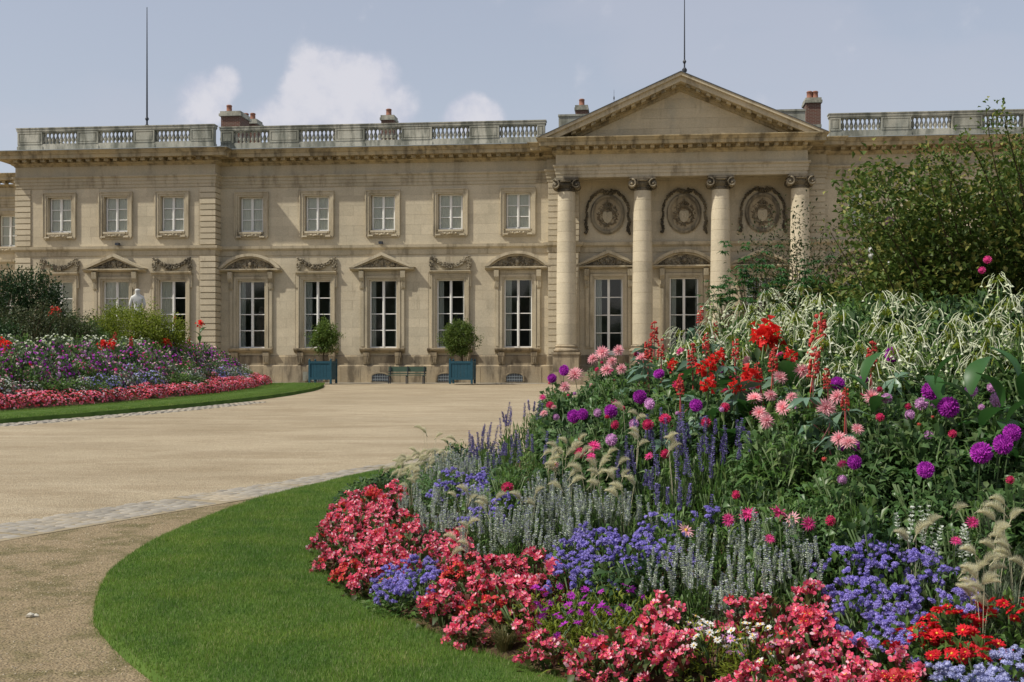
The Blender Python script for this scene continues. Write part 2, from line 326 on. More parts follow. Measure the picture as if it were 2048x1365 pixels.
def hsoilL(e): return 0.10 + float(np.interp(e, [-0.2, 0, 1, 3, 8], [0.0, 0.05, 0.3, 0.8, 1.1]))
def proj(X, Y, Z): return UC + F * X / Y, VH - F * Z / Y
def hit(u, v, left=False):
    """where the line of sight meets the plants' tops"""
    k = (u - UC) / F; q = (VH - v) / F; best = None
    for Y in np.arange(24, 60, 0.1) if left else np.arange(4.2, 16, 0.03):
        X = k * Y; e = eleft(X, Y) if left else ebed(X, Y)
        if e < 0: continue
        gap = q * Y - (gz(Y) + (hcanL(e) if left else hcan(e)))
        if gap <= 0: return X, float(Y), q * Y
        if best is None or gap < best[0]: best = (gap, X, float(Y), q * Y)
    return best[1:] if best else (k * 10, 10.0, q * 10)
def gpt(u, v):
    p = v - VH; Y = 4380 / (p + 37.44); return (u - UC) / F * Y, Y
# ground
m = Mat('gravel')
c = m.mix(m.ramp(m.noise(0.3, 7, m.scaled(0.7, 1, 1), 0.7), 0.35, 0.65), (0.46, 0.385, 0.265), (0.37, 0.305, 0.205))
c = m.mix(m.math('MULTIPLY', m.ramp(m.noise(0.8, 6, m.scaled(0.5, 1, 1), 0.75), 0.46, 0.62), 0.5), c, (0.29, 0.225, 0.14))
tk = m.n.new('ShaderNodeTexNoise'); tk.inputs['Scale'].default_value = 1.0; tk.inputs['Detail'].default_value = 6; tk.inputs['Roughness'].default_value = 0.7; mpk = m.n.new('ShaderNodeMapping'); mpk.inputs['Scale'].default_value = (0.12, 2.4, 1); mpk.inputs['Rotation'].default_value = (0, 0, -0.35); m.l.new(m.pos.outputs['Position'], mpk.inputs['Vector']); m.l.new(mpk.outputs[0], tk.inputs['Vector'])
c = m.mix(m.math('MULTIPLY', m.ramp(tk.outputs['Fac'], 0.50, 0.66), 0.3), c, (0.52, 0.45, 0.33))
sx = m.n.new('ShaderNodeSeparateXYZ'); m.l.new(m.pos.outputs['Position'], sx.inputs[0])
sd = m.math('ADD', m.math('MULTIPLY', m.math('ADD', sx.outputs[0], 5.08), 0.894), m.math('MULTIPLY', m.math('SUBTRACT', sx.outputs[1], 11.9), -0.447)); near = m.math('MULTIPLY', m.ramp(sd, -0.1, 0.9), m.ramp(sx.outputs[1], 16, 24, 1.0, 0.0))       # worn, trodden earth in front of the gutter
edge = m.math('ADD', near, m.math('MULTIPLY', m.math('SUBTRACT', m.noise(0.9, 5), 0.5), 0.9))
c = m.mix(m.math('MULTIPLY', m.ramp(edge, 0.05, 0.7), 0.88), c, (0.29, 0.225, 0.135))
c = m.mix(m.math('MULTIPLY', m.math('MULTIPLY', near, m.ramp(m.noise(2.2, 8, None, 0.75), 0.44, 0.62)), 0.75), c, (0.13, 0.12, 0.05))
vo = m.n.new('ShaderNodeTexVoronoi'); vo.inputs['Scale'].default_value = 55; m.l.new(m.pos.outputs['Position'], vo.inputs['Vector'])
c = m.mix(1.0, c, m.mix(m.ramp(m.noise(38, 6, None, 0.8), 0.3, 0.7), (0.55, 0.53, 0.50), (1.28, 1.28, 1.28)), 'MULTIPLY')
c = m.mix(m.math('MULTIPLY', m.ramp(vo.outputs['Distance'], 0.08, 0.3, 1.0, 0.0), 0.4), c, (0.50, 0.45, 0.36))
m.bump(m.math('ADD', m.math('MULTIPLY', vo.outputs['Distance'], -0.5), m.noise(9, 8, None, 0.75)), 0.8, 0.03)
M['gravel'] = m.done(c, 0.95, 0.1)
xs = [-400, -60, -25, -12, -6, 0, 6, 14, 30, 60, 400]; ys = [-60, 0, 6, 10, 14, 20, 30, 45, 62.5, 80, 1500]
V = [(x, y, gz(y)) for y in ys for x in xs]; nx = len(xs)
Fq = [(j * nx + i, j * nx + i + 1, (j + 1) * nx + i + 1, (j + 1) * nx + i) for j in range(len(ys) - 1) for i in range(nx - 1)]
g = struct(ob('ground', mk('ground', [(V, Fq, 0)], M['gravel'])))
def pebbles(n, xr, yr, r0, r1):
    b = MB()
    for _ in range(n):
        x, y = random.uniform(*xr), random.uniform(*yr)
        if math.hypot(x - CX, y - CY) < 11: continue
        r = r0 + (r1 - r0) * random.random() ** 3; h = r * 0.6; z = gz(y)
        a = random.random() * 6; p = [(x + r * math.cos(a + i * 2.1 + random.uniform(-.3, .3)), y + r * math.sin(a + i * 2.1), z - 0.002) for i in range(3)]
        b.add(p + [(x + random.uniform(-.3, .3) * r, y, z + h)], [(0, 1, 3), (1, 2, 3), (2, 0, 3)])
    return b
b = pebbles(9000, (-6.5, -1.5), (6, 14), 0.004, 0.013); b2 = pebbles(5000, (-12, 2), (14, 26), 0.006, 0.016)
b.add(b2.v, b2.f)
stuff(tag(ob('pebbles', b.mesh('pebbles', plain('pebble', (0.42, 0.36, 0.26), 0.9, 0.2, 0.45, 30))), 'small loose pebbles scattered over the gravel forecourt', 'pebbles'))
X0, Y0 = gpt(60, 1235); bb = MB()
for q in ((0, 0, 0.03, 0.028), (0.035, 0.01, 0.02, 0.02)): bb.blob((q[0], q[1], q[3] * 0.5), q[2], 0.25, 1, 0.8, 0.6)
tag(ob('stone', bb.mesh('stone', plain('pale_stone', (0.6, 0.56, 0.46), 0.9)), None, (X0, Y0, gz(Y0))), 'small pale stone lying on the bare earth left of the lawn', 'stone')
# lawns
lawnm = Mat('lawn_ground'); M['lawn'] = lawnm.done(lawnm.mix(lawnm.ramp(lawnm.noise(1.6, 6), 0.35, 0.65), (0.055, 0.10, 0.02), (0.085, 0.14, 0.03)), 0.95, 0.05)
def lawn_r(a):
    return float(np.interp(math.degrees(a) % 360, [0, 120, 149, 161, 180, 195, 204, 212, 240, 360], [10.9, 10.9, 10.72, 10.5, 10.66, 11.03, 11.15, 11.1, 10.95, 10.9]))
LPR = ([9.15, 9.6, 10.1, 10.7, 11.05, 11.08], [.02, .055, .075, .065, .045, -.02])
def ring(c, profile, a0, a1, n, zf):
    V = []; Fq = []; k = len(profile)
    for i in range(n + 1):
        a = a0 + (a1 - a0) * i / n
        for r, h in profile:
            rr = r + (0.02 * math.sin(a * 31) + 0.015 * math.sin(a * 77) if r > c[2] and c[2] > 20 else 0)
            if c[2] == 9.5 and r > 9.8: rr = 9.8 + (rr - 9.8) * (lawn_r(a) - 9.8) / (11.08 - 9.8)
            x, y = c[0] + rr * math.cos(a), c[1] + rr * math.sin(a); V.append((x, y, zf(y) + h))
    for i in range(n):
        for j in range(k - 1): Fq.append((i * k + j, (i + 1) * k + j, (i + 1) * k + j + 1, i * k + j + 1))
    return V, Fq
RL = 11.08
V, Fq = ring((CX, CY, 9.5), [(RB - 0.15, 0.02), (RB + 0.3, 0.055), (10.1, 0.075), (10.7, 0.065), (RL - 0.03, 0.045), (RL, -0.02)], 0, 2 * math.pi, 220, gz)
lawn1 = struct(ob('lawn', mk('lawn', [(V, Fq, 0)], M['lawn'])))
V, Fq = ring((CX, CY, 99), [(RB - e, hsoil(e) + (0.012 if e <= 0 else 0)) for e in (-0.1, 0, 0.4, 0.8, 1.3, 1.8, 2.5, 4, 6, 9.19)], 0, 2 * math.pi, 90, gz)
struct(ob('bed_soil', mk('bed_soil', [(V, Fq, 0)], M['soil'])))
a0, a1 = math.asin(-32 / 57.5), math.asin(9.4 / 57.5)
V, Fq = ring((-66, 50, 57), [(54.0, 0.05), (54.7, 0.10), (56, 0.15), (57.2, 0.13), (57.45, 0.11), (57.5, -0.03)], a0, a1, 200, gz)
struct(ob('lawn', mk('lawn_far', [(V, Fq, 0)], M['lawn'])))
# rounded end of the far lawn
cxe, cye = -66 + 54.8 * math.cos(a1), 50 + 54.8 * math.sin(a1)
V = [(cxe, cye - 0.05, gz(cye) + 0.13)]; nn = 16
for i in range(nn + 1):
    t = a1 + math.pi * 0.9 * i / nn; V.append((cxe + 2.7 * math.cos(t), cye - 0.02 + 1.3 * math.sin(t), gz(cye) + 0.10))
for i in range(nn + 1): V.append((V[i + 1][0], V[i + 1][1], gz(cye) - 0.03))
Fq = [(0, i + 1, i + 2) for i in range(nn)] + [(i + 1, i + 2 + nn, i + 3 + nn, i + 2) for i in range(nn)]
struct(ob('lawn_end', mk('lawn_end', [(V, Fq, 0)], M['lawn'])))
V, Fq = ring((-66, 50, 99), [(54.8 - e, hsoilL(e)) for e in (-0.1, 0, 0.5, 1, 2, 3, 5, 9, 18)], a0, math.asin(8.4 / 54.8), 60, gz)
struct(ob('bed_soil', mk('bed_soil_far', [(V, Fq, 0)], M['soil'])))
def blades(n, sampler, hmin, hmax, wd, zoff):
    P = sampler(n); n = len(P)
    a = R.rand(n) * 6.283; h = hmin + (hmax - hmin) * R.rand(n) ** 1.5 * (0.75 + 0.35 * np.sin(P[:, 0] * 3.1 + 2 * np.sin(P[:, 1] * 1.7)) * np.sin(P[:, 1] * 2.3)); lean = 0.75 * R.rand(n) * h; la = R.rand(n) * 6.283
    dx, dy = np.cos(a) * wd, np.sin(a) * wd
    Z = np.where(P[:, 1] < 62.5, -1.825 + 0.0156 * P[:, 1], -0.85) + (ZO if zoff is None else zoff)
    A = np.stack([P[:, 0] - dx, P[:, 1] - dy, Z], 1); B = np.stack([P[:, 0] + dx, P[:, 1] + dy, Z], 1)
    C = np.stack([P[:, 0] + np.cos(la) * lean, P[:, 1] + np.sin(la) * lean, Z + h], 1)
    V = np.stack([A, B, C], 1).reshape(-1, 3); return V, np.arange(n * 3).reshape(-1, 3)
def samp1(n):
    a = R.uniform(math.radians(140), math.radians(262), n); ro = np.interp(np.degrees(a), [120, 149, 161, 180, 195, 204, 212, 240, 360], [10.9, 10.72, 10.5, 10.66, 11.03, 11.15, 11.1, 10.95, 10.9]); r = RB - .02 + (ro + .02 - RB + .02) * R.rand(n); stray = R.rand(n) < .022; r = np.where(stray, ro + .42 * R.rand(n) ** 2.2 * (.6 + .6 * np.sin(a * 47)), r)
    global ZO; ZO = np.interp(np.where(r > 9.8, 9.8 + (r - 9.8) * 1.28 / (ro - 9.8), r), *LPR)
    P = np.stack([CX + r * np.cos(a), CY + r * np.sin(a)], 1)
    d = P[:, 1]; keep = R.rand(n) < np.clip((9.5 / d) ** 1.0, 0, 1)
    k_ = keep & (P[:, 0] < 2.2); ZO = ZO[k_] - .004; return P[k_]
V, Fq = blades(420000, samp1, 0.018, 0.05, 0.0028, None)
stuff(tag(ob('grass', mk('grass_near', [(V, Fq, 0)], L['grass'])), 'short mown green grass on the lawn around the near flower bed', 'grass'))
def samp2(n):
    r = R.uniform(54.7, 57.5, n); a = R.uniform(math.asin(-22 / 57), a1, n)
    return np.stack([-66 + r * np.cos(a), 50 + r * np.sin(a)], 1)
V, Fq = blades(70000, samp2, 0.03, 0.055, 0.008, 0.12)
stuff(tag(ob('grass', mk('grass_far', [(V, Fq, 0)], L['grass'])), 'short green grass on the lawn strip of the far flower bed', 'grass'))
# cobbled gutter
def cobble_strip(pts, width, pitch, along, name):
    st = []
    P = [Vector(p) for p in pts]
    for i in range(len(P) - 1):
        t = P[i + 1] - P[i]; ln = t.length; t.normalize(); nrm = Vector((t.y, -t.x)); nrow = int(ln / along)
        for a in range(nrow):
            for c_ in range(int(width / pitch)):
                o = (c_ + 0.5) * pitch - width / 2 + (0.5 if a % 2 else 0) * pitch * 0.5
                q = P[i] + t * ((a + 0.5) * along) + nrm * o
                st.append((q.x, q.y, math.atan2(t.y, t.x)))
    return st
m = Mat('gutter_stone'); c = m.mix(m.rand(), (0.23, 0.21, 0.175), (0.36, 0.33, 0.275)); c = m.mix(m.math('MULTIPLY', m.pos.outputs['Random Per Island'], 0.5), c, (0.24, 0.215, 0.165))
c = m.mix(m.ramp(m.noise(1.2, 5), 0.45, 0.7, 0, 0.7), c, (0.42, 0.35, 0.24)); m.bump(m.noise(25, 5), 0.4, 0.01); M['sett'] = m.done(c, 0.8, 0.3)
cen = [(-7.6, 7.0), (-5.08, 11.9), (-3.75, 14.45), (-2.85, 16.0), (-1.9, 18.2), (-0.7, 20.4), (0.8, 22.3)]
st = cobble_strip(cen, 0.9, 0.14, 0.17, 'g')
st = [q for q in st if math.hypot(q[0] - CX, q[1] - CY) > lawn_r(math.atan2(q[1] - CY, q[0] - CX)) + 0.05]
gut = struct(ob('gutter', None)) if False else None
gb = MB()
for i in range(len(cen) - 1):
    a, b_ = Vector(cen[i]), Vector(cen[i + 1]); t = (b_ - a).normalized(); n_ = Vector((t.y, -t.x)) * 0.47
    q = [(a - n_), (a + n_), (b_ + n_), (b_ - n_)]; gb.add([(p.x, p.y, gz(p.y) + 0.003 + 0.0015 * i) for p in q], [(0, 1, 2, 3)])
gut = struct(ob('gutter', gb.mesh('gutter', plain('gutter_joint', (0.30, 0.25, 0.165), 0.95, 0.1, 0.3))))
vis = sorted(st, key=lambda q: q[1] + (100 if abs(q[0]) > 0.47 * q[1] else 0))
V = [(-.5, -.5, 0), (.5, -.5, 0), (.5, .5, 0), (-.5, .5, 0), (-.4, -.38, 1), (.4, -.4, .9), (.38, .4, 1), (-.4, .38, .95)]
Fb = [(4, 5, 6, 7), (0, 1, 5, 4), (1, 2, 6, 5), (2, 3, 7, 6), (3, 0, 4, 7)]
sme = mk('paving_stone', [(V, Fb, 0)], M['sett'])
for q in vis[:290]:
    ob('paving_stone', sme, gut, (q[0] + random.uniform(-.008, .008), q[1], gz(q[1]) - 0.004), (0, 0, q[2] + random.uniform(-.1, .1)), (0.155 * random.uniform(.85, 1.05), 0.128 * random.uniform(.85, 1.05), random.uniform(0.014, 0.026)))
def joined_stones(name, lst, sx_, sy_, label):
    b = MB()
    for q in lst:
        c_, s_ = math.cos(q[2]), math.sin(q[2]); k1, k2, k3 = sx_ * random.uniform(.85, 1.05), sy_ * random.uniform(.85, 1.05), random.uniform(.016, .028)
        b.add([(q[0] + (x * k1 * c_ - y * k2 * s_), q[1] + (x * k1 * s_ + y * k2 * c_), gz(q[1]) - 0.004 + z * k3) for x, y, z in V], Fb)
    return b.mesh(name, M['sett'])
stuff(ob('paving_stones', joined_stones('paving_stones', vis[290:], 0.155, 0.128, ''), gut))
arc = [(-66 + 58.0 * math.cos(a), 50 + 58.0 * math.sin(a)) for a in np.linspace(math.asin(-24 / 58), math.asin(-9 / 58), 14)]
st2 = cobble_strip(arc, 0.8, 0.2, 0.22, 'g')
stuff(tag(ob('stone_edging', joined_stones('stone_edging', st2, 0.2, 0.18, '')), 'pale flat paving stones edging the far lawn strip', 'paving stones'))
# ------------------------------------------------------------------ palace
D0 = 63.0; ZB = -0.85
pal = bpy.data.objects.new('palace', None); col.objects.link(pal); pal.location = (0, D0, ZB); pal.rotation_euler = (0, 0, -TH)
tag(pal, 'long two storey cream stone palace with balustraded roof and a columned pedimented portico', 'palace')
def SU(u, d=0.0):
    k = (u - UC) / F; return (k * (D0 - d * CT) + d * ST) / (CT + k * ST)
HD = 0.8                                        # pavilion stands forward
sPL, sPR = SU(34, HD), SU(429, HD)
sRL, sRR = SU(1096, .35), SU(1158, .35)       # pilaster strips behind the end columns
sQL, sQR = SU(1588, .35), SU(1650, .35)
sE = SU(2300); sW = -40.0; DL = -6.0
dP = 1.6; sFL, sFR = SU(1114, dP), SU(1613, dP)
WU = [503, 634, 766, 901, 1036]; WS = [SU(u) for u in WU]
PU = [120, 232, 345]; PS = [SU(u, HD) for u in PU]
OU = [1217, 1368, 1522]; OS = [SU(u) for u in OU]
RU = [1722, 1863, 2006, 2150]; RS = [SU(u) for u in RU]
LSp = [sPL - 0.6, sPL - 4.2, sPL - 7.8]
# wall core with openings
LW = (1.86, 5.50)        # lower window opening heights
UW = (8.12, 10.0)
DW = (1.0, 5.50)
HWL, HWU = 0.74, 0.66    # half widths
def wall(s0, s1, d, holes, name='wall', t=0.5, z0=-0.6, z1=11.0):
    xs_ = sorted({s0, s1, *[h[0] for h in holes], *[h[1] for h in holes]}); zs = sorted({z0, z1, *[h[2] for h in holes], *[h[3] for h in holes]})
    b = MB()
    for i in range(len(xs_) - 1):
        run = None
        for j in range(len(zs) - 1):
            cx_, cz = (xs_[i] + xs_[i + 1]) / 2, (zs[j] + zs[j + 1]) / 2
            inside = any(h[0] < cx_ < h[1] and h[2] < cz < h[3] for h in holes)
            if inside: 
                if run is not None: b.box(xs_[i], xs_[i + 1], d - t, d, run, zs[j]); run = None
            elif run is None: run = zs[j]
        if run is not None: b.box(xs_[i], xs_[i + 1], d - t, d, run, zs[-1])
    return ob(name, b.mesh(name, M['wall']), pal)
def ashlar(parent, s0, s1, d, z0, z1, blocks, ch=0.5, wd=1.15, mat='wall', gap=0.006, proud=0.012):
    n = max(1, round((z1 - z0) / ch)); hh = (z1 - z0) / n
    for r in range(n):
        a, b = z0 + r * hh, z0 + (r + 1) * hh
        iv = [(s0, s1)]
        for h in blocks:
            if min(b, h[3]) - max(a, h[2]) > 0.35 * hh:
                nv = []
                for p, q in iv:
                    if h[1] <= p or h[0] >= q: nv.append((p, q)); continue
                    if h[0] > p: nv.append((p, h[0]))
                    if h[1] < q: nv.append((h[1], q))
                iv = nv
        for p, q in iv:
            if q - p < 0.08: continue
            k = max(1, round((q - p) / wd)); off = 0.28 if r % 2 else -0.12
            cuts = [p] + [p + (q - p) * (i + (off if k > 1 else 0) + 0.0) / k for i in range(1, k)] + [q]
            if k == 1 and q - p > 0.9 and r % 2: cuts = [p, p + (q - p) * 0.62, q]
            for x0, x1 in zip(cuts, cuts[1:]):
                piece('ashlar', x0 + gap / 2, x1 - gap / 2, d + 0.001, d + proud, a + gap / 2, b - gap / 2, mat, parent)
def holes(cs, lo=LW, hw=HWL): return [(c_ - hw, c_ + hw, lo[0], lo[1]) for c_ in cs] + [(c_ - HWU, c_ + HWU, *UW) for c_ in cs]
def skip(cs): return [(c_ - HWL - .45, c_ + HWL + .45, 1.5, 5.9) for c_ in cs] + [(c_ - HWU - .28, c_ + HWU + .28, 7.8, 10.4) for c_ in cs]
# left set-back wing, pavilion, main wing, portico wall, right wing
w0 = wall(sW, sPL + 0.5, DL, [(c_ - HWL, c_ + HWL, *LW) for c_ in LSp] + [(c_ - HWU, c_ + HWU, *UW) for c_ in LSp])
w1 = wall(sPL, sPR, HD, holes(PS)); w2 = wall(sPR - 0.3, sRL + 0.2, 0, holes(WS))
w3 = wall(sRL + 0.2, sQR - 0.2, 0, [(c_ - HWL, c_ + HWL, *DW) for c_ in OS]); w4 = wall(sQR - 0.2, sE, 0, holes(RS))
ashlar(w0, sPL - 5, sPL - 0.05, DL, 7.36, 10.5, [(c_ - .95, c_ + .95, 7.8, 10.4) for c_ in LSp]); ashlar(w0, sPL - 5, sPL - .05, DL, 1.5, 6.83, [(c_ - 1.2, c_ + 1.2, 1.5, 5.9) for c_ in LSp])
QW = 0.8
ashlar(w1, sPL + QW + .05, sPR - QW - .05, HD, 7.36, 10.5, skip(PS)); ashlar(w1, sPL + QW + .05, sPR - QW - .05, HD, 1.5, 6.83, skip(PS))
ashlar(w2, sPR + .01, sRL - .01, 0, 7.36, 10.5, skip(WS)); ashlar(w2, sPR + .01, sRL - .01, 0, 1.5, 6.83, skip(WS))
ashlar(w3, sRR + .01, sQL - .01, 0, 7.36, 10.5, []); ashlar(w3, sRR + .01, sQL - .01, 0, 1.0, 6.83, [(c_ - 1.2, c_ + 1.2, .5, 5.9) for c_ in OS])
ashlar(w4, sQR + .01, SU(2048), 0, 7.36, 10.5, skip(RS))
for s0, s1 in ((sPL - 0.02, sPL + 0.2), (sPR - 0.2, sPR + 0.02)):   # pavilion flanks
    pass
fl = MB(); fl.box(sPL, sPL + 0.3, DL, HD - 0.5, -0.6, 11.0); fl.box(sPR - 0.3, sPR, -0.3, HD - 0.5, -0.6, 11.0)
ob('side_wall', fl.mesh('side_wall', M['wall']), pal)
pil = ob('pilaster', MB().box(sRL, sRR, 0, .35, -0.6, 11.0).mesh('pilaster', M['wall']), pal); pil2 = ob('pilaster', MB().box(sQL, sQR, 0, .35, -0.6, 11.0).mesh('pilaster', M['wall']), pal)
def quoins(parent, s0, s1, dw, z0, z1, pitch=0.318, ret=0.0, side=0, proud=0.075):
    n = round((z1 - z0) / pitch); p = (z1 - z0) / n
    for i in range(n):
        a, b = z0 + i * p + 0.028, z0 + (i + 1) * p - 0.028
        x0, x1 = (s0, s1)
        if side > 0: x1 = s1 + proud
        if side < 0: x0 = s0 - proud
        piece('quoin', x0, x1, dw - ret + 0.002, dw + proud, a, b, 'wall', parent)
for z0, z1, pt in ((7.38, 10.47, .318), (1.52, 6.81, .331)):
    quoins(w1, sPL, sPL + QW, HD, z0, z1, pt, 0.78, -1); quoins(w1, sPR - QW, sPR, HD, z0, z1, pt, 0.78, 1)
    quoins(pil, sRL, sRR, .35, z0, z1, pt, 0.0, 0, 0.04); quoins(pil2, sQL, sQR, .35, z0, z1, pt, 0, 0, 0.04)
    quoins(w0, sPL - 3.2, sPL - 2.0, DL, z0, z1, pt); quoins(w0, sPL + .35, sPL + .75, DL, z0, z1, pt) if False else None
# sweeps
ENT = [(sW, DL), (sPL, DL), (sPL, HD), (sPR, HD), (sPR, 0), (sRL, 0), (sRL, .35), (sFL, .35), (sFL, dP), (sFR, dP), (sFR, .35), (sQR, .35), (sQR, 0), (sE, 0)]
STR = [(sPL, DL), (sPL, HD), (sPR, HD), (sPR, 0), (sRL, 0), (sRL, .35), (sRR, .35), (sRR, 0), (sQL, 0), (sQL, .35), (sQR, .35), (sQR, 0), (sE, 0)]
def sweep(name, prof, path, mat):
    return ob(name, MB().sweep(prof, path).mesh(name, M[mat]), pal)
EL = [(sPL, DL + .1), (sPL, HD), (sPR, HD), (sPR, 0), (sRL, 0), (sRL, .35), (sFL, .35), (sFL, dP), (sFR, dP), (sFR, .35), (sQR, .35), (sQR, 0), (sE, 0)]
ARCH = [(-.3, 10.49), (.05, 10.49), (.05, 10.66), (.085, 10.67), (.085, 10.84), (.12, 10.85), (.12, 10.99), (.2, 11.06), (.2, 11.13), (-.3, 11.13)]
FRZ = [(-.3, 11.132), (.06, 11.132), (.06, 11.66), (-.3, 11.66)]
BEDM = [(-.3, 11.662), (.09, 11.662), (.12, 11.72), (.2, 11.76), (.28, 11.84), (-.3, 11.84)]
BACK = [(-.3, 11.842), (.24, 11.842), (.24, 12.0), (-.3, 12.0)]
COR = [(-.3, 12.002), (.84, 12.002), (.84, 12.19), (.88, 12.2), (.92, 12.28), (1.0, 12.36), (1.0, 12.40), (-.3, 12.40)]
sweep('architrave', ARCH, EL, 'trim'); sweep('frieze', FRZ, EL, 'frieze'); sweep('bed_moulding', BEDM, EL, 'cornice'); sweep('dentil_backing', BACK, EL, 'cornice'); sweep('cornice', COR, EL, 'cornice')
LEADP = [(-.2, 12.402), (1.03, 12.402), (1.03, 12.43), (-.2, 12.45)]
for pth in ([(sPL, DL + .1), (sPL, HD), (sPR, HD), (sPR, 0), (sRL, 0), (sRL, .1)], [(sQR, .1), (sQR, 0), (sE, 0)]): sweep('lead_flashing', LEADP, pth, 'lead')
LWP = [(sW, DL), (sPL - .02, DL)]
for nm, pr, mt in (('architrave', ARCH, 'trim'), ('frieze', FRZ, 'frieze'), ('bed_moulding', BEDM, 'cornice'), ('cornice', COR, 'cornice')): sweep(nm, pr, LWP, mt)
ob('roof', MB().add([(sW, -DL - .95, 12.41), (sPL - .03, -DL - .95, 12.41), (sPL - .03, -DL + 6, 13.6), (sW, -DL + 6, 13.6)], [(0, 1, 2, 3)]).mesh('roof', M['lead']), pal)
md = MB().box(-.11, .11, .24, .66, 11.845, 12.0).mesh('modillion', M['cornice'])
def modil(s0, s1, d, n=None):
    n = n or max(1, int((s1 - s0) / 0.5)); st_ = (s1 - s0) / n
    for i in range(n): ob('modillion', md, pal, (s0 + (i + .5) * st_, -d, 0))
modil(sPL, sPR + .1, HD); modil(sPR + .95, sRL - .3, 0); modil(sFL - .1, sFR + .1, dP, 27); modil(sQR + .6, SU(2060), 0); modil(sPL - 5, sPL - .2, DL)
STRC = [(-.2, 6.83), (.05, 6.83), (.07, 7.1), (.12, 7.12), (.2, 7.2), (.22, 7.34), (-.2, 7.36)]
sweep('string_course', STRC, STR, 'trim'); sweep('string_course', STRC, [(sW, DL), (sPL - .02, DL)], 'trim')
PL1 = [(-.2, -.6), (.16, -.6), (.16, .92), (.10, .98), (-.2, .98)]; PL2 = [(-.2, .982), (.07, .982), (.07, 1.42), (.0, 1.5), (-.2, 1.5)]
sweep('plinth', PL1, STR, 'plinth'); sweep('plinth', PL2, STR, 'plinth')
for i in range(60):                              # plinth blocks standing proud, uneven
    s_ = sPR + .3 + i * 1.07
    if s_ > sRL - 1.2 and s_ < sQR: continue
    if s_ > SU(1700): break
    piece('plinth_block', s_ + .006, s_ + 1.06, .162, .162 + random.uniform(.012, .03), .02, random.uniform(.84, .9), 'plinth', pal)
kb = MB(); kb.box(sPR - .5, sE, .2, .75, -.5, .035)
ob('kerb', kb.mesh('kerb', plain('kerb_stone', (0.42, 0.39, 0.32), 0.9, 0.2, 0.2)), pal)
# windows
def win_mesh(hw, z0, z1, rows, cols, name):
    b = MB(); f = .07; b.box(-hw, -hw + f, -.28, -.18, z0, z1); b.box(hw - f, hw, -.28, -.18, z0, z1); b.box(-hw + f, hw - f, -.28, -.18, z0, z0 + .09); b.box(-hw + f, hw - f, -.28, -.18, z1 - f, z1)
    b.box(-.065, .065, -.28, -.165, z0 + .09, z1 - f); b.box(-.018, .018, -.18, -.14, z0 + .09, z1 - f)
    H = (z1 - f - z0 - .09) / rows; panes = []
    for s_ in (-1, 1):
        xa, xb = sorted((s_ * .065, s_ * (hw - f)))
        for r in range(1, rows): b.box(xa, xb, -.27, -.19, z0 + .09 + r * H - .022, z0 + .09 + r * H + .022)
        for r in range(rows): panes.append((xa, xb, z0 + .09 + r * H + (.022 if r else 0), z0 + .09 + (r + 1) * H - (.022 if r < rows - 1 else 0)))
    return b.mesh(name, M['white']), panes
wmL, pnL = win_mesh(HWL, LW[0], LW[1], 4, 2, 'window'); wmU, pnU = win_mesh(HWU * .93, UW[0], UW[1], 3, 2, 'upper_window'); wmD, pnD = win_mesh(HWL, 1.62, DW[1], 4, 2, 'door')
pcache = {}
def add_window(s_, d, me, panes, curtain, hw, z0, z1, name='window'):
    o = ob(name, me, pal, (s_, -d, 0))
    for x0, x1, a, b in panes:
        k = (round(x1 - x0, 3), round(b - a, 3))
        if k not in pcache:
            q = MB(); q.box(-k[0] / 2, k[0] / 2, -.005, .005, -k[1] / 2, k[1] / 2); pcache[k] = q.mesh('pane', M['glass'])
        ob('pane', pcache[k], o, ((x0 + x1) / 2, .23, (a + b) / 2), (random.uniform(-.006, .006), 0, random.uniform(-.006, .006)))
    def folds(xa, xb, za, zb, dd):
        n = max(4, int((xb - xa) / .035)); b = MB(); vs_ = []; am = .006 if dd < .3 else .025
        for i in range(n + 1):
            x = xa + (xb - xa) * i / n; y = dd + am * math.sin(i * 1.9) + random.uniform(-.2, .2) * am; vs_ += [(x, y, za), (x + random.uniform(-.01, .01), y, zb)]
        return b.add(vs_, [(2 * i, 2 * i + 2, 2 * i + 3, 2 * i + 1) for i in range(n)])
    if curtain == 'blind':
        ob('blind', folds(-hw, hw, z0, z1, .285).mesh('blind', M['blind']), o)
    elif curtain == 'half':
        ob('blind', folds(-hw, 0, z0, z1, .285).mesh('blind', M['blind']), o)
    elif curtain == 'drape':
        wv = random.uniform(.24, .36); ob('curtain', folds(-hw + .05, -hw + .05 + wv, z0, z1, .33).mesh('curtain', M['curtain']), o)
        ob('curtain', folds(hw - .05 - random.uniform(.08, .16), hw - .03, z0, z1, .46).mesh('curtain', M['curtain']), o)
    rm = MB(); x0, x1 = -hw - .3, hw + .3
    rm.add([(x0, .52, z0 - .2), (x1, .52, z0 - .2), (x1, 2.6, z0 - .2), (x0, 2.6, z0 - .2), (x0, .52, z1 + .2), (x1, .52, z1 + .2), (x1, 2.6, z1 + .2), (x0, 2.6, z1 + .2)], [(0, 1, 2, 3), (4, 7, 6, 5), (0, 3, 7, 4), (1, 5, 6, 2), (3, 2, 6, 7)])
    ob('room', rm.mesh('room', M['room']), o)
    return o
def frame_ring(b, x, z0, z1, wdt, d0, d1, bottom=False):       # three-sided moulding
    b.box(-x - wdt, -x, d0, d1, z0, z1 + wdt); b.box(x, x + wdt, d0, d1, z0, z1 + wdt); b.box(-x, x, d0, d1, z1, z1 + wdt)
    if bottom: b.box(-x - wdt, x + wdt, d0, d1, z0 - wdt, z0)
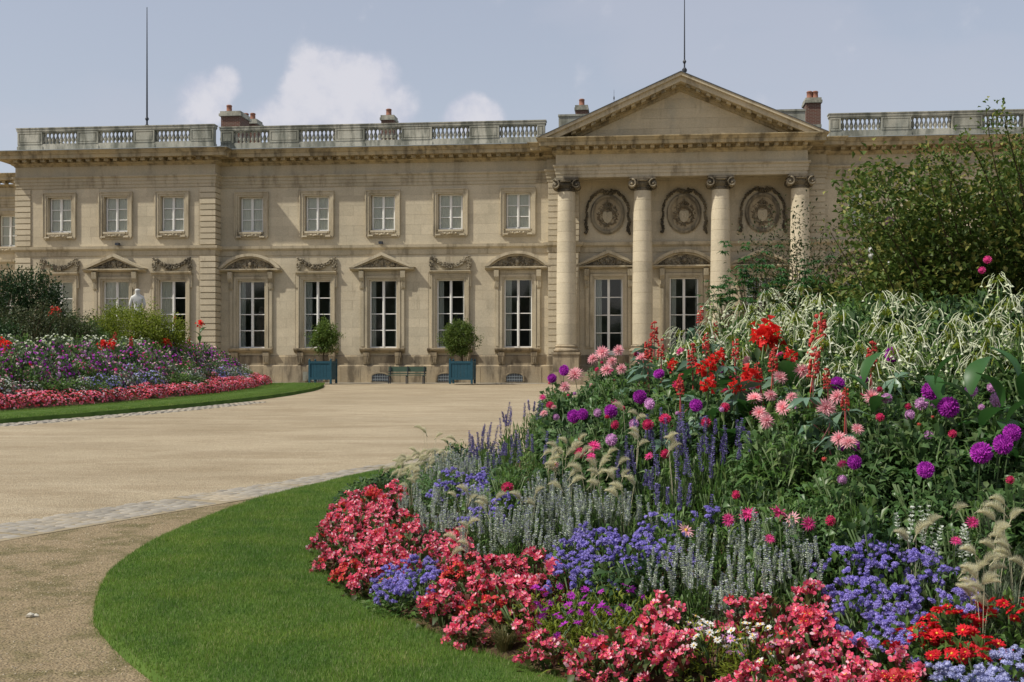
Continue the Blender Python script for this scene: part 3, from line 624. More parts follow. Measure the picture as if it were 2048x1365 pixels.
# upper surround
b = MB(); frame_ring(b, HWU, UW[0] - .02, UW[1], .09, .0, .07); frame_ring(b, HWU + .09, UW[0] - .25, UW[1] + .09, .13, .0, .11, True); frame_ring(b, HWU + .22, UW[0] - .25 - .04, UW[1] + .22, .05, .0, .15)
b.box(-HWU - .3, -HWU - .22, 0, .13, 9.75, 10.2); b.box(HWU + .22, HWU + .3, 0, .13, 9.75, 10.2)
b.box(-HWU, HWU, -.3, .02, UW[0] - .12, UW[0])
surU = smooth_by_angle(b.mesh('upper_surround', M['trim']))
b = MB(); b.box(-.62, .62, .12, .27, 8.0, 8.1); b.box(-.56, .56, .12, .22, 7.9, 8.0); b.prism([(-.5, 7.9), (-.4, 7.84), (.4, 7.84), (.5, 7.9)], .12, .2); b.box(-.78, -.5, .12, .24, 7.8, 7.87); b.box(.5, .78, .12, .24, 7.8, 7.87)
for _ in range(12): b.blob((random.uniform(-.45, .45), -.24, random.uniform(7.86, 7.96)), .05)
silU = b.mesh('upper_sill', M['column'])
# lower surrounds
def sur_plain():
    b = MB(); frame_ring(b, HWL, LW[0], LW[1], .09, 0, .07); frame_ring(b, HWL + .09, LW[0], LW[1] + .09, .12, 0, .11); frame_ring(b, HWL + .21, LW[0], LW[1] + .21, .05, 0, .16)
    b.box(-HWL - .36, -HWL - .26, 0, .12, 5.1, 5.9); b.box(HWL + .26, HWL + .36, 0, .12, 5.1, 5.9)
    b.sweep([(0, 5.78), (.16, 5.78), (.2, 5.84), (.28, 5.9), (.28, 5.95), (0, 5.97)], [(-HWL - .36, 0), (HWL + .36, 0)])
    return b.mesh('surround', M['trim'])
def sur_consoles():
    b = MB(); frame_ring(b, HWL, LW[0], LW[1], .09, 0, .07); frame_ring(b, HWL + .09, LW[0], LW[1] + .09, .13, 0, .12)
    for s_ in (-1, 1):
        xa, xb = sorted((s_ * (HWL + .24), s_ * (HWL + .46))); b.box(xa, xb, 0, .09, LW[0], 5.0); b.box(xa + .04, xb - .04, .09, .12, LW[0] + .1, 4.9)
        xa, xb = sorted((s_ * (HWL + .25), s_ * (HWL + .5)))
        b.add([(x, -d, z) for x in (xa, xb) for d, z in ((0, 5.0), (.12, 5.0), (.16, 5.15), (.14, 5.35), (.3, 5.6), (.34, 5.95), (0, 5.95))], [tuple(range(7)), tuple(range(13, 6, -1))] + [(i, 7 + i, 7 + (i + 1) % 7, (i + 1) % 7) for i in range(7)])
        for k in range(3): xx = xa + .05 + k * .065; b.box(xx, xx + .03, .14, .19, 5.05, 5.4)
    b.box(-HWL - .22, HWL + .22, 0, .06, LW[1] + .24, 5.95)
    return b.mesh('surround', M['trim'])
def sill_mesh():
    b = MB(); b.sweep([(0, 1.63), (.14, 1.63), (.2, 1.68), (.3, 1.74), (.34, 1.8), (.34, 1.86), (0, 1.88)], [(-HWL - .46, 0), (HWL + .46, 0)])
    b.box(-HWL, HWL, -.3, .05, 1.8, 1.862)
    for s_ in (-1, 1):
        c_ = s_ * (HWL + .12); 
        b.add([(x, -d, z) for x in (c_ - .17, c_ + .17) for d, z in ((0, 1.0), (.16, 1.0), (.18, 1.15), (.28, 1.45), (.3, 1.63), (0, 1.63))], [tuple(range(6)), tuple(range(11, 5, -1))] + [(i, 6 + i, 6 + (i + 1) % 6, (i + 1) % 6) for i in range(6)])
        for k in range(3): b.box(c_ - .12 + k * .09, c_ - .08 + k * .09, .2, .26, 1.1, 1.42)
    return b.mesh('sill', M['plinth'])
def pedi(kind):
    hw = HWL + .98; b = MB(); z0 = 5.97
    b.sweep([(0, z0), (.2, z0), (.3, z0 + .05), (.38, z0 + .08), (.38, z0 + .15), (0, z0 + .16)], [(-hw, 0), (hw, 0)])
    th = .15; apex = z0 + .16 + .80 if kind == 'tri' else z0 + .16 + .80
    if kind == 'tri':
        for s_ in (-1, 1):
            p = [(s_ * (hw + .06), z0 + .16), (s_ * (hw - .22), z0 + .16), (0, apex - .17), (0, apex)]
            b.prism(p if s_ > 0 else p[::-1], 0, .42)
            p2 = [(s_ * (hw - .24), z0 + .162), (s_ * (hw - .42), z0 + .162), (0, apex - .27), (0, apex - .175)]
            b.prism(p2 if s_ > 0 else p2[::-1], 0, .27)
        ty = [(-hw + .3, z0 + .16), (hw - .3, z0 + .16), (0, apex - .2)]
    else:
        n = 20; c0 = hw; rise = apex - z0 - .16; rad = (c0 * c0 + rise * rise) / (2 * rise); zc = apex - rad; amx = math.asin(c0 / rad)
        def arc_(r_, dd, top):
            A = [(-amx + 2 * amx * i / n) for i in range(n + 1)]
            po = [(rad_ * math.sin(a), max(zc + rad_ * math.cos(a), z0 + .16)) for a in A for rad_ in (top,)]
            pi = [((top - r_) * math.sin(a), max(zc + (top - r_) * math.cos(a), z0 + .162)) for a in A]
            for i in range(n): b.prism([pi[i], pi[i + 1], po[i + 1], po[i]], 0, dd)
        arc_(.15, .42, rad); arc_(.09, .27, rad - .155)
        ty = [(-hw + .3, z0 + .16), (hw - .3, z0 + .16)] + [((rad - .22) * math.sin(a), zc + (rad - .22) * math.cos(a)) for a in np.linspace(amx * .82, -amx * .82, 12)]
    b.prism(ty, 0, .09)
    r = MB()
    for _ in range(150):
        x = random.uniform(-hw + .5, hw - .5); top = (apex - .25 - z0 - .16) * ((1 - abs(x) / (hw - .25)) if kind == 'tri' else (1 - (x / (hw - .15)) ** 2))
        if top < .08: continue
        z = z0 + .2 + random.random() ** 1.2 * (top - .1); r.blob((x, -.14 - random.random() * .06, z), random.uniform(.035, .075), .4)
    if kind == 'arc': r.blob((0, -.18, z0 + .42), .17, .12); r.blob((-.3, -.16, z0 + .32), .11, .2); r.blob((.3, -.16, z0 + .32), .11, .2)
    else: r.blob((0, -.17, z0 + .42), .12, .2, .7, 1, 1.5)
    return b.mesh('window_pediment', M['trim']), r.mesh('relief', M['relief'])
def garland():
    b = MB(); z0 = 6.0; hw = 1.0
    for i in range(170):
        t = random.uniform(-1, 1); z = z0 + .2 + .4 * t * t; rr = .15 * (1 - .4 * abs(t)); b.blob((t * (hw - .12), -.07 - random.random() * .07, z + random.uniform(-rr, rr)), random.uniform(.04, .06), .35)
    for s_ in (-1, 1):
        for _ in range(55):
            q = random.random(); ww = .03 + .10 * math.sin(q * 3.1); b.blob((s_ * hw + random.uniform(-ww, ww), -.08 - random.random() * .05, z0 + q * .72), random.uniform(.035, .055), .35)
    return b.mesh('garland', M['relief'])
def backpanel():
    b = MB(); b.box(-.86, .86, .0, .035, 6.0, 6.35); b.box(-.7, .7, .0, .03, 6.352, 6.7); return b.mesh('panel', M['trim'])
SP, SCN, SIL = sur_plain(), sur_consoles(), sill_mesh(); PT, PTr = pedi('tri'); PA, PAr = pedi('arc'); GARL = [garland(), garland()]; BP = backpanel()
def bay(s_, d, kind, low='drape', up=True, door=False, upc='blind'):
    hw = HWL
    if door: add_window(s_, d, wmD, pnD, 'drape', hw, DW[0], DW[1], 'door')
    else: add_window(s_, d, wmL, pnL, low, hw, *LW); ob('sill', SIL, pal, (s_, -d, 0))
    if kind == 'g':
        ob('surround', SP, pal, (s_, -d, 0)); ob('garland', random.choice(GARL), pal, (s_, -d, 0)); ob('panel', BP, pal, (s_, -d, 0))
    else:
        ob('surround', SCN, pal, (s_, -d, 0)); me, rl = (PT, PTr) if kind == 't' else (PA, PAr); p = ob('window_pediment', me, pal, (s_, -d, 0)); ob('relief', rl, p)
    if up:
        add_window(s_, d, wmU, pnU, upc, HWU, *UW); ob('surround', surU, pal, (s_, -d, 0)); ob('sill', silU, pal, (s_, -d, 0))
for s_, k in zip(WS, 'agtga'): bay(s_, 0, k)
for s_, k, lo in zip(PS, 'gtg', ('blind', 'blind', 'half')): bay(s_, HD, k, lo)
for s_, k in zip(OS, 'tat'): bay(s_, 0, k, up=False, door=True)
for s_, k in zip(RS, 'agtg'): bay(s_, 0, k)
for s_ in LSp: bay(s_, DL, 'g')
b = MB()
for s_ in OS: b.box(s_ - HWL, s_ + HWL, -.26, -.2, 1.0, 1.62); b.box(s_ - HWL + .1, s_ - .06, -.2, -.18, 1.08, 1.52); b.box(s_ + .06, s_ + HWL - .1, -.2, -.18, 1.08, 1.52)
ob('door_panel', b.mesh('door_panel', M['white']), pal)
# portico steps and floor
b = MB(); b.box(sFL - .35, sFR + .35, .17, dP + .45, -.5, .62); b.box(sFL + 1.6, sFR - 1.6, dP + .45, dP + .8, -.5, .42); b.box(sFL + 1.6, sFR - 1.6, dP + .8, dP + 1.15, -.5, .21)
ob('steps', b.mesh('steps', M['plinth']), pal)
# cellar windows
cg = MB(); n = 10; A = [math.pi * i / n for i in range(n + 1)]
outer = [(.52 * math.cos(a), .38 + .22 * math.sin(a)) for a in A]; inner = [(.44 * math.cos(a), .36 + .17 * math.sin(a)) for a in A]
for i in range(n): cg.prism([inner[i], inner[i + 1], outer[i + 1], outer[i]][::-1], .15, .24)
cg.box(.44, .52, .15, .24, .12, .38); cg.box(-.52, -.44, .15, .24, .12, .38); cgm = cg.mesh('cellar_window', M['plinth'])
gr = MB()
for i in range(7): x = -.38 + i * .127; gr.box(x - .008, x + .008, .19, .21, .1, .36 + .17 * math.sqrt(max(0, 1 - (x / .44) ** 2)))
for z in (.2, .36): gr.box(-.44, .44, .2, .215, z, z + .018)
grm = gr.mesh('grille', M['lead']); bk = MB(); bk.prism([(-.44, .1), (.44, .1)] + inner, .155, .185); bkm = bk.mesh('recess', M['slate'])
for u in (633, 762, 893, 1030, 503):
    o = ob('cellar_window', cgm, pal, (SU(u), -0.03, 0)); ob('grille', grm, o, (0, .0, 0)); ob('recess', bkm, o)
# columns
CUS = [1133, 1285, 1441, 1600]; dC = dP - .42
zc0, zc1 = 2.0, 9.85
def capital():
    b = MB(); b.lathe([(.44, 9.80), (.47, 9.84), (.46, 9.9), (.43, 9.95), (.50, 10.05), (.56, 10.16), (.52, 10.24)], seg=20)
    for i in range(40): a = random.random() * 6.28; b.blob((.5 * math.cos(a), .5 * math.sin(a), random.uniform(9.93, 10.2)), .06, .35)
    for s_ in (-1, 1):
        for i in range(6):
            b.blob((s_ * .28 + random.uniform(-.1, .1), -.5, 10.2 + random.uniform(-.08, .08)), .07, .3)
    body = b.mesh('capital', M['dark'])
    vols = []
    for s_ in (-1, 1):
        v = MB()
        for fy in (-1, 1):
            pts = [(s_ * (.54 + r_ * math.cos(t)), fy * (.50 + .012 * (13 - j)), 10.13 + r_ * math.sin(t)) for j, (t, r_) in enumerate([(math.pi / 2 - s_ * 0 + q * .62, .235 * (1 - q / 15)) for q in range(14)])]
            v.tube(pts, .045, 6, .03); v.blob((s_ * .54, fy * .58, 10.13), .07, .05)
        v.add(*(lambda M_: (M_.v, M_.f))(MB().tube([(s_ * .54, -.5, 10.13), (s_ * .5, 0, 10.13), (s_ * .54, .5, 10.13)], .19, 12)))
        vols.append(v.mesh('volute', M['relief'], True))
    a_ = MB(); a_.box(-.66, .66, -.62, .62, 10.36, 10.42); a_.box(-.6, .6, -.58, .58, 10.42, 10.488); a_.box(-.5, .5, -.5, .5, 10.24, 10.36)
    for i in range(9): a_.blob((-.24 + i * .06, -.6, 10.3), .05, .2)
    return body, vols, a_.mesh('abacus', M['relief'])
CB, CV, CA_ = capital()
b = MB(); b.box(-.72, .72, -.72, .72, -.5, .62); b.box(-.66, .66, -.66, .66, .62, 1.5); b.box(-.72, .72, -.72, .72, 1.5, 1.62)
b.lathe([(.62, 1.62), (.68, 1.68), (.68, 1.74), (.6, 1.8), (.55, 1.84), (.57, 1.88), (.6, 1.92), (.56, 1.97), (.52, 2.0)], seg=28)
CBase = smooth_by_angle(b.mesh('column', M['plinth']))
nd = 15
def crad(z):
    t = (z - zc0) / (zc1 - zc0); return .515 - .075 * max(0, t - .3) ** 1.4 / .7 ** 1.4
drums = []
for i in range(nd):
    za, zb = zc0 + (zc1 - zc0) * i / nd, zc0 + (zc1 - zc0) * (i + 1) / nd; q = MB(); ra, rb = crad(za), crad(zb)
    q.lathe([(ra - .012, za), (ra, za + .012), (rb, zb - .012), (rb - .012, zb)], seg=32); drums.append(smooth_by_angle(q.mesh('drum', M['column'])))
for u in CUS:
    s_ = SU(u, dC); o = ob('column', CBase, pal, (s_, -dC, 0))
    for q in drums: ob('drum', q, o, (0, 0, 0), (0, 0, random.random() * 6))
    ob('capital', CB, o); ob('volute', CV[0], o); ob('volute', CV[1], o); ob('abacus', CA_, o)
# pediment of the portico
sM = (sFL + sFR) / 2; hw = (sFR - sFL) / 2 + 0.86; zb = 12.402; rise = 3.1; sl = rise / hw; dF = dP + 1.0
b = MB()
def rake(b, t0, t1, d0, d1):                     # band between two offsets measured down from the rake's upper line
    for s_ in (-1, 1):
        p = []
        def zt(x, t): return zb + rise - abs(x) * sl - t
        xe0 = min(hw, (rise - t0) / sl); xe1 = max(.05, (rise - t1) / sl)
        p = [(sM + s_ * xe0, zt(xe0, t0)), (sM + s_ * xe1, zt(xe1, t1)), (sM, zt(0, t1)), (sM, zt(0, t0))]
        b.prism(p if s_ > 0 else p[::-1], d0, d1)
rake(b, .002, .16, -1, dF); rake(b, .162, .42, -1, dF - .15); 
ob('pediment_cornice', b.mesh('pediment_cornice', M['trim']), pal)
b = MB(); rake(b, .422, .58, -1, dP + .26); rake(b, .582, .74, -1, dP + .12); ob('pediment_moulding', b.mesh('pediment_moulding', M['cornice']), pal)
for s_ in (-1, 1):
    for i in range(13):
        x = .35 + i * .5; z = zb + rise - x * sl - .50
        q = MB(); q.prism([(-.11, -.075 + .11 * sl * s_), (.11, -.075 - .11 * sl * s_), (.11, .075 - .11 * sl * s_), (-.11, .075 + .11 * sl * s_)], .262, .72)
        if z > zb + .12: ob('modillion', q.mesh('rake_modillion', M['cornice']), pal, (sM + s_ * x, -dP, z))
x = (rise - .74) / sl; tym = ob('tympanum', MB().prism([(sM - x, zb + .001), (sM + x, zb + .001), (sM, zb + rise - .742)], dP - .5, dP - .02).mesh('tympanum', M['frieze']), pal)
for r in range(5):
    a, c_ = zb + r * .5 + .005, zb + (r + 1) * .5 - .005; xx = max(0, (rise - .74 - (r + 1) * .5) / sl - .02)
    nblk = max(1, round(2 * xx / 1.5))
    for i in range(nblk):
        if xx > .2: piece('ashlar', sM - xx + 2 * xx * i / nblk + .004, sM - xx + 2 * xx * (i + 1) / nblk - .004, dP - .019, dP - .005, a, c_, 'frieze', tym)
b = MB()
for s_ in (-1, 1):
    p = [(sM + s_ * (hw + .06), zb + .0), (sM + s_ * (hw + .0), zb + .0), (sM, zb + rise + .001), (sM, zb + rise + .045)]
    b.prism(p if s_ > 0 else p[::-1], -8, dF + .05)
ob('pediment_roof', b.mesh('pediment_roof', M['slate']), pal)
# ceiling soffit of portico and entablature body
b = MB(); b.box(sFL + .3, sFR - .3, .0, dP - .3, 10.6, 10.7); ob('soffit', b.mesh('soffit', M['trim']), pal)
b = MB(); b.box(SU(1117), SU(1611), -1.2, -.1, 12.3, 13.98); b.box(SU(1116), SU(1612), -1.25, -.05, 13.98, 14.08); ob('attic', b.mesh('attic', M['bal']), pal)
# roof slab behind balustrade
b = MB(); b.box(sPL, sE, -14, -.3, 12.3, 12.5); b.box(sPL, sPR, -.3, HD - .3, 12.3, 12.5); ob('roof', b.mesh('roof_slab', M['lead']), pal)
b = MB(); b.box(sPL, sE, -14.2, -13.7, -.6, 12.5); b.box(sE - .3, sE, -13.7, -.5, -.6, 12.5); ob('rear_wall', b.mesh('rear_wall', M['wall']), pal)
# medallions
def medallion():
    b = MB(); n = 36
    def oval(r0, r1, d0, d1, ax=1.0, az=1.17):
        for i in range(n):
            a, c_ = 2 * math.pi * i / n, 2 * math.pi * (i + 1) / n
            b.prism([(r0 * ax * math.cos(a), r0 * az * math.sin(a)), (r1 * ax * math.cos(a), r1 * az * math.sin(a)), (r1 * ax * math.cos(c_), r1 * az * math.sin(c_)), (r0 * ax * math.cos(c_), r0 * az * math.sin(c_))], d0, d1)
    oval(.98, 1.08, .0, .16); oval(.9, .98, .0, .1); oval(1.08, 1.16, 0, .09)
    frame = b.mesh('medallion', M['relief'])
    b = MB(); b.prism([(.9 * math.cos(2 * math.pi * i / n), 1.05 * math.sin(2 * math.pi * i / n)) for i in range(n)], 0, .05); field = b.mesh('field', M['medal'])
    b = MB()
    b.prism([(-.3, .12), (-.32, -.25), (-.2, -.5), (0, -.62), (.2, -.5), (.32, -.25), (.3, .12), (.14, .17), (0, .12), (-.14, .17)], .05, .13)
    shield = b.mesh('shield', M['trim'])
    b = MB()
    for x in (-.13, .09): b.box(x, x + .045, .131, .165, -.3, -.02)
    b.prism([(-.13, -.02), (-.085, -.02), (.135, -.3), (.09, -.3)], .131, .162)
    letter = b.mesh('letter_n', M['column'])
    b = MB()
    for i in range(56):
        a = 2 * math.pi * i / 56; rr = .56 + random.uniform(-.05, .05); b.blob((rr * math.cos(a), -.08, -.2 + rr * 1.0 * math.sin(a) * .95), .042, .35)
    for i in range(26): a = random.uniform(-.2, 3.3); b.blob((.36 * math.cos(a) * random.uniform(.9, 1.3), -.08, .1 + .3 * math.sin(a)), .06, .35)
    for i in range(130):
        a = random.random() * 6.28; q = math.sqrt(random.uniform(.25, 1)); b.blob((.74 * q * math.cos(a), -.065, -.06 + .82 * q * math.sin(a)), random.uniform(.03, .06), .4)
    b.box(-.24, .24, .05, .17, .44, .52)
    for k in range(5):
        x = -.24 + k * .12; b.tube([(x, -.13, .52), (x * 1.25, -.15, .66), (x * .7, -.13, .76), (0, -.12, .82)], .022, 5)
        b.blob((x * 1.1, -.14, .56), .03, .1)
    b.blob((0, -.13, .86), .05, .1); b.box(-.012, .012, .11, .14, .88, .98); b.box(-.04, .04, .11, .14, .92, .945)
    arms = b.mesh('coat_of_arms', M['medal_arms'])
    b = MB()
    for s_ in (-1, 1):
        for i in range(110):
            t = i / 110; a = math.radians(80 - 160 * t)
            if t < .5: x, z = 1.42 * math.cos(a), 1.55 * math.sin(a) + .1
            else: x, z = 1.42 + .05 * math.sin(t * 20), .1 - (t - .5) * 2.9
            wd = .05 + .03 * math.sin(t * 9); b.blob((s_ * x + random.uniform(-wd, wd), -.1 - random.random() * .12, z + random.uniform(-.06, .06)), random.uniform(.06, .09), .35)
    for i in range(26): b.blob((random.uniform(-.5, .5), -.12 - random.random() * .06, 1.48 + random.uniform(-.1, .1)), random.uniform(.06, .09), .35)
    b.blob((0, -.2, 1.46), .16, .08)
    drape = b.mesh('garland', M['dark'])
    return frame, field, shield, letter, arms, drape
MED = medallion()
for u in (1215, 1368, 1525):
    s_ = SU(u, .1); o = ob('medallion', MED[0], pal, (s_, -.013, 8.8), (0, 0, 0), (.77, .9, .77))
    for nm, me in zip(('field', 'shield', 'letter', 'coat_of_arms', 'garland'), MED[1:]): ob(nm, me, o)
# balustrade
zr0, zr1, zt0, zt1 = 12.44, 12.92, 13.56, 13.8
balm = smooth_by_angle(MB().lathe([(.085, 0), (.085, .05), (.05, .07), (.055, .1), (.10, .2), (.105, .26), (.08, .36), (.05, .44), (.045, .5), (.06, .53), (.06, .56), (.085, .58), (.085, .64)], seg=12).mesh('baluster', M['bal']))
def balustrade(centres, s0, s1, d):
    g = 1.0
    edges = [s0] + [x for c_ in centres for x in (c_ - g, c_ + g)] + [s1]
    b = MB(); b.box(s0, s1, d - .42, d, zr0, zr1); b.box(s0 - .05, s1 + .05, d - .47, d + .05, zt0 + .06, zt1 - .05); b.box(s0 - .02, s1 + .02, d - .44, d + .02, zt0, zt0 + .06); b.box(s0 - .08, s1 + .08, d - .5, d + .08, zt1 - .05, zt1)
    root = ob('balustrade', b.mesh('balustrade', M['bal']), pal)
    for a, c_ in zip(edges[0::2], edges[1::2]):
        q = MB(); q.box(a, c_, d - .4, d - .001, zr1, zt0); q.box(a - .03, c_ + .03, d - .44, d + .03, zr0 + .001, zr1 - .12)
        f = .07
        for x0, x1, z0, z1 in ((a, c_, zr1, zr1 + f), (a, c_, zt0 - f, zt0), (a, a + f, zr1 + f, zt0 - f), (c_ - f, c_, zr1 + f, zt0 - f)): q.box(x0, x1, d - .001, d + .025, z0 + .001, z1 - .001)
        q.box(a + .13, c_ - .13, d - .001, d + .018, zr1 + .12, zt0 - .12)
        ob('pedestal', q.mesh('pedestal', M['bal']), root)
    for c_ in centres:
        for i in range(9): ob('baluster', balm, root, (c_ + (i - 4) * .222, -(d - .2), zr1), (0, 0, random.random() * 3))
balustrade(PS, sPL + .05, sPR - .05, HD + .02); balustrade(WS, sPR + .05, sRL - .2, .0); balustrade(RS, sQR + .3, sE, .0)
b = MB(); b.box(sPL + .05, sPL + .47, -5, HD - .42, zr0, zt1); ob('side_parapet', b.mesh('side_parapet', M['bal']), pal)
# chimneys, masts
def chimney(u, vtop, vbot, wpx, d, pots, deep=1.0):
    s_ = SU(u, d); Yp = D0 - s_ * ST - d * CT; sc_ = F / Yp; zt = (VH - vtop) / sc_ - ZB; zb_ = 12.4; wd = wpx / sc_ / 2
    b = MB(); b.box(-wd * .86, wd * .86, -deep, 0, zb_, zt - .3); o = ob('chimney', b.mesh('chimney', M['brick']), pal, (s_, -d, 0))
    b = MB(); b.box(-wd, wd, -deep - .12, .12, zt - .3, zt - .16); b.box(-wd * .92, wd * .92, -deep - .05, .05, zt - .16, zt - .02); ob('coping', b.mesh('coping', M['bal']), o)
    b = MB(); b.box(-wd * .92, wd * .92, -deep - .04, .04, (zb_ + 1.3), zb_ + 1.45); ob('band', b.mesh('band', M['bal']), o)
    for x in pots:
        q = MB().lathe([(.19, 0), (.2, .05), (.155, .1), (.15, .34), (.18, .36), (.12, .42)], seg=12); ob('chimney_pot', q.mesh('chimney_pot', M['pot'], True), o, (x * wd, .35, zt - .02))
chimney(461, 222, 256, 46, -3.2, (-.3,), 1.6); chimney(496, 238, 252, 40, -6, (-.4, .3), 1.0); chimney(775, 230, 250, 30, -3.5, (0,), .9); chimney(1163, 210, 230, 28, -5, (0,), 1.2); chimney(1627, 195, 222, 34, -3.0, (-.35, .3), 1.2)
def mast(u, v0, v1, d, r):
    s_ = SU(u, d); Yp = D0 - s_ * ST - d * CT; z1 = (VH - v0) * Yp / F - ZB; z0 = (VH - v1) * Yp / F - ZB - 1.2
    b = MB(); b.tube([(0, 0, z0), (0, 0, z1)], r, 8, r * .35); b.lathe([(r, z0 + 1.1), (r * 2.6, z0 + 1.2), (r * 2.6, z0 + 1.3), (r, z0 + 1.4)], seg=8)
    b.lathe([(r, z0 + 1.6), (r * 2, z0 + 1.7), (r, z0 + 1.8)], seg=8)
    ob('mast', b.mesh('mast', M['iron']), pal, (s_, -d, 0))
mast(294, 15, 256, -2.5, .06); mast(1369, -40, 143, -1.0, .05); mast(1228, 180, 215, -3, .02)
for u in (240, 764):
    b = MB(); b.box(-.1, .1, .2, .42, 7.37, 7.5); b.box(-.03, .03, .0, .2, 7.38, 7.44); ob('floodlight', b.mesh('floodlight', M['iron']), pal, (SU(u, HD if u < 400 else 0), -(HD if u < 400 else 0), 0))
# statue on a pedestal
Ys = 56.0; Xs = (275 - UC) / F * Ys; zg = gz(Ys)
b = MB(); b.box(-.62, .62, -.62, .62, -.1, .3); b.box(-.5, .5, -.5, .5, .3, 2.1); b.box(-.6, .6, -.6, .6, 2.1, 2.28)
tag(ob('pedestal', b.mesh('statue_pedestal', M['marble']), None, (Xs, Ys, zg)), 'square pale stone pedestal under the marble statue', 'pedestal')
sk = bpy.data.meshes.new('statue')
J = [(0, 0, 1.25), (0, .01, 1.5), (0, .0, 1.75), (0, .0, 1.98), (0, -.01, 2.1), (0, -.03, 2.24), (.01, -.03, 2.36),
     (.23, 0, 1.94), (.32, .02, 1.6), (.26, .2, 1.42), (-.23, 0, 1.94), (-.33, .0, 1.62), (-.30, .12, 1.34), (-.27, .16, 1.2),
     (.13, 0, 1.2), (.15, .05, .72), (.15, 0, .15), (.15, .18, .05), (-.13, 0, 1.2), (-.17, .1, .72), (-.2, -.02, .15), (-.2, .15, .05)]
Rd = [(.19, .14), (.17, .13), (.23, .15), (.2, .12), (.085, .085), (.14, .15), (.14, .15), (.095, .095), (.075, .075), (.05, .05), (.095, .095), (.075, .075), (.055, .055), (.05, .05),
      (.14, .14), (.1, .1), (.06, .06), (.05, .04), (.14, .14), (.1, .1), (.06, .06), (.05, .04)]
Ed = [(0, 1), (1, 2), (2, 3), (3, 4), (4, 5), (5, 6), (3, 7), (7, 8), (8, 9), (3, 10), (10, 11), (11, 12), (12, 13), (0, 14), (14, 15), (15, 16), (16, 17), (0, 18), (18, 19), (19, 20), (20, 21)]
sk.from_pydata(J, Ed, []); sk.materials.append(M['marble']); stt = ob('statue', sk, None, (Xs, Ys, zg + 2.28 - .02), (0, 0, .25), (1, 1, 1))
md_ = stt.modifiers.new('skin', 'SKIN')
for i, q in enumerate(Rd): sk.skin_vertices[0].data[i].radius = q
sk.skin_vertices[0].data[0].use_root = True
s2 = stt.modifiers.new('subdivision', 'SUBSURF'); s2.levels = 2; s2.render_levels = 2
tag(stt, 'white marble statue of a standing man seen from behind above the bright green bush', 'statue')
# bench
bs = SU(815, 1.2); Bw = 1.0
bench = bpy.data.objects.new('bench', None); col.objects.link(bench); bench.parent = None
pm = Matrix.Translation((0, D0, ZB)) @ Matrix.Rotation(-TH, 4, 'Z')
def wl_(s_, d, h): return pm @ Vector((s_, -d, h))
bench.location = wl_(bs, 1.2, 0.0); bench.rotation_euler = (0, 0, -TH)
tag(bench, 'green slatted garden bench against the palace wall between the two tubs', 'bench')
def bx(name, x0, x1, d0, d1, z0, z1, mat, par): return ob(name, MB().box(x0, x1, d0, d1, z0, z1).mesh(name, mat), par)
for i in range(3): bx('slat', -Bw, Bw, .05 + i * .15, .17 + i * .15, .42, .45, M['bench'], bench)
bx('back_slat', -Bw, Bw, -.02, .01, .62, .88, M['bench'], bench); bx('back_slat', -Bw, Bw, -.0, .03, .5, .56, M['bench'], bench)
for x in (-.92, 0, .88):
    b = MB(); b.box(x, x + .05, .03, .07, .0, .9); b.box(x, x + .05, .45, .5, .0, .42); b.box(x, x + .05, .07, .45, .36, .41); b.box(x, x + .05, .07, .5, .62, .65) if x else None
    ob('leg', b.mesh('bench_leg', M['iron']), bench)
b = MB(); b.lathe([(.2, 0), (.2, .03), (.13, .035), (.13, .05)], seg=20); b.box(-.3, .3, -.25, .25, -.02, -.001)
hr = ob('wall_vent', b.mesh('wall_vent', M['bal']), None, wl_(SU(619), .24, .36), (math.pi / 2, 0, -TH)); tag(hr, 'round pale vent cover on the wall left of the first blue tub', 'vent')
# ------------------------------------------------------------------ plants: generators
def unit(v): return v / np.maximum(1e-9, np.linalg.norm(v, axis=1, keepdims=True))
def leaves(P, D, L_, W_, fold=0.25, droop=0.0, lite=False):
    """P base points, D directions; each leaf is a folded 6-vertex blade"""
    n = len(P); D = unit(D); up = np.tile([0, 0, 1.0], (n, 1)) + R.randn(n, 3) * 0.35
    S = unit(np.cross(D, up)); N = np.cross(S, D)
    L_ = np.broadcast_to(L_, (n,))[:, None]; W_ = np.broadcast_to(W_, (n,))[:, None]
    mid = P + D * L_ * 0.5 + N * L_ * 0.04; tip = P + D * L_ - np.array([0, 0, 1]) * droop * L_
    a = mid + S * W_ * 0.5 + N * W_ * fold; b = mid - S * W_ * 0.5 + N * W_ * fold
    if lite: return np.stack([P, a, tip, b], 1).reshape(-1, 3), np.concatenate([np.arange(n)[:, None] * 4 + [0, 1, 2], np.arange(n)[:, None] * 4 + [0, 2, 3]])
    V = np.stack([P, a, tip, b, mid], 1).reshape(-1, 3); base = np.arange(n)[:, None] * 5
    T = np.concatenate([base + [0, 1, 4], base + [1, 2, 4], base + [2, 3, 4], base + [3, 0, 4]]); return V, T
def dome_pts(n, r, h, inner=0.5):
    d = unit(R.randn(n, 3)); d[:, 2] = np.abs(d[:, 2]); rr = inner + (1 - inner) * R.rand(n)[:, None] ** 0.5
    return d * rr * [r, r, h], d
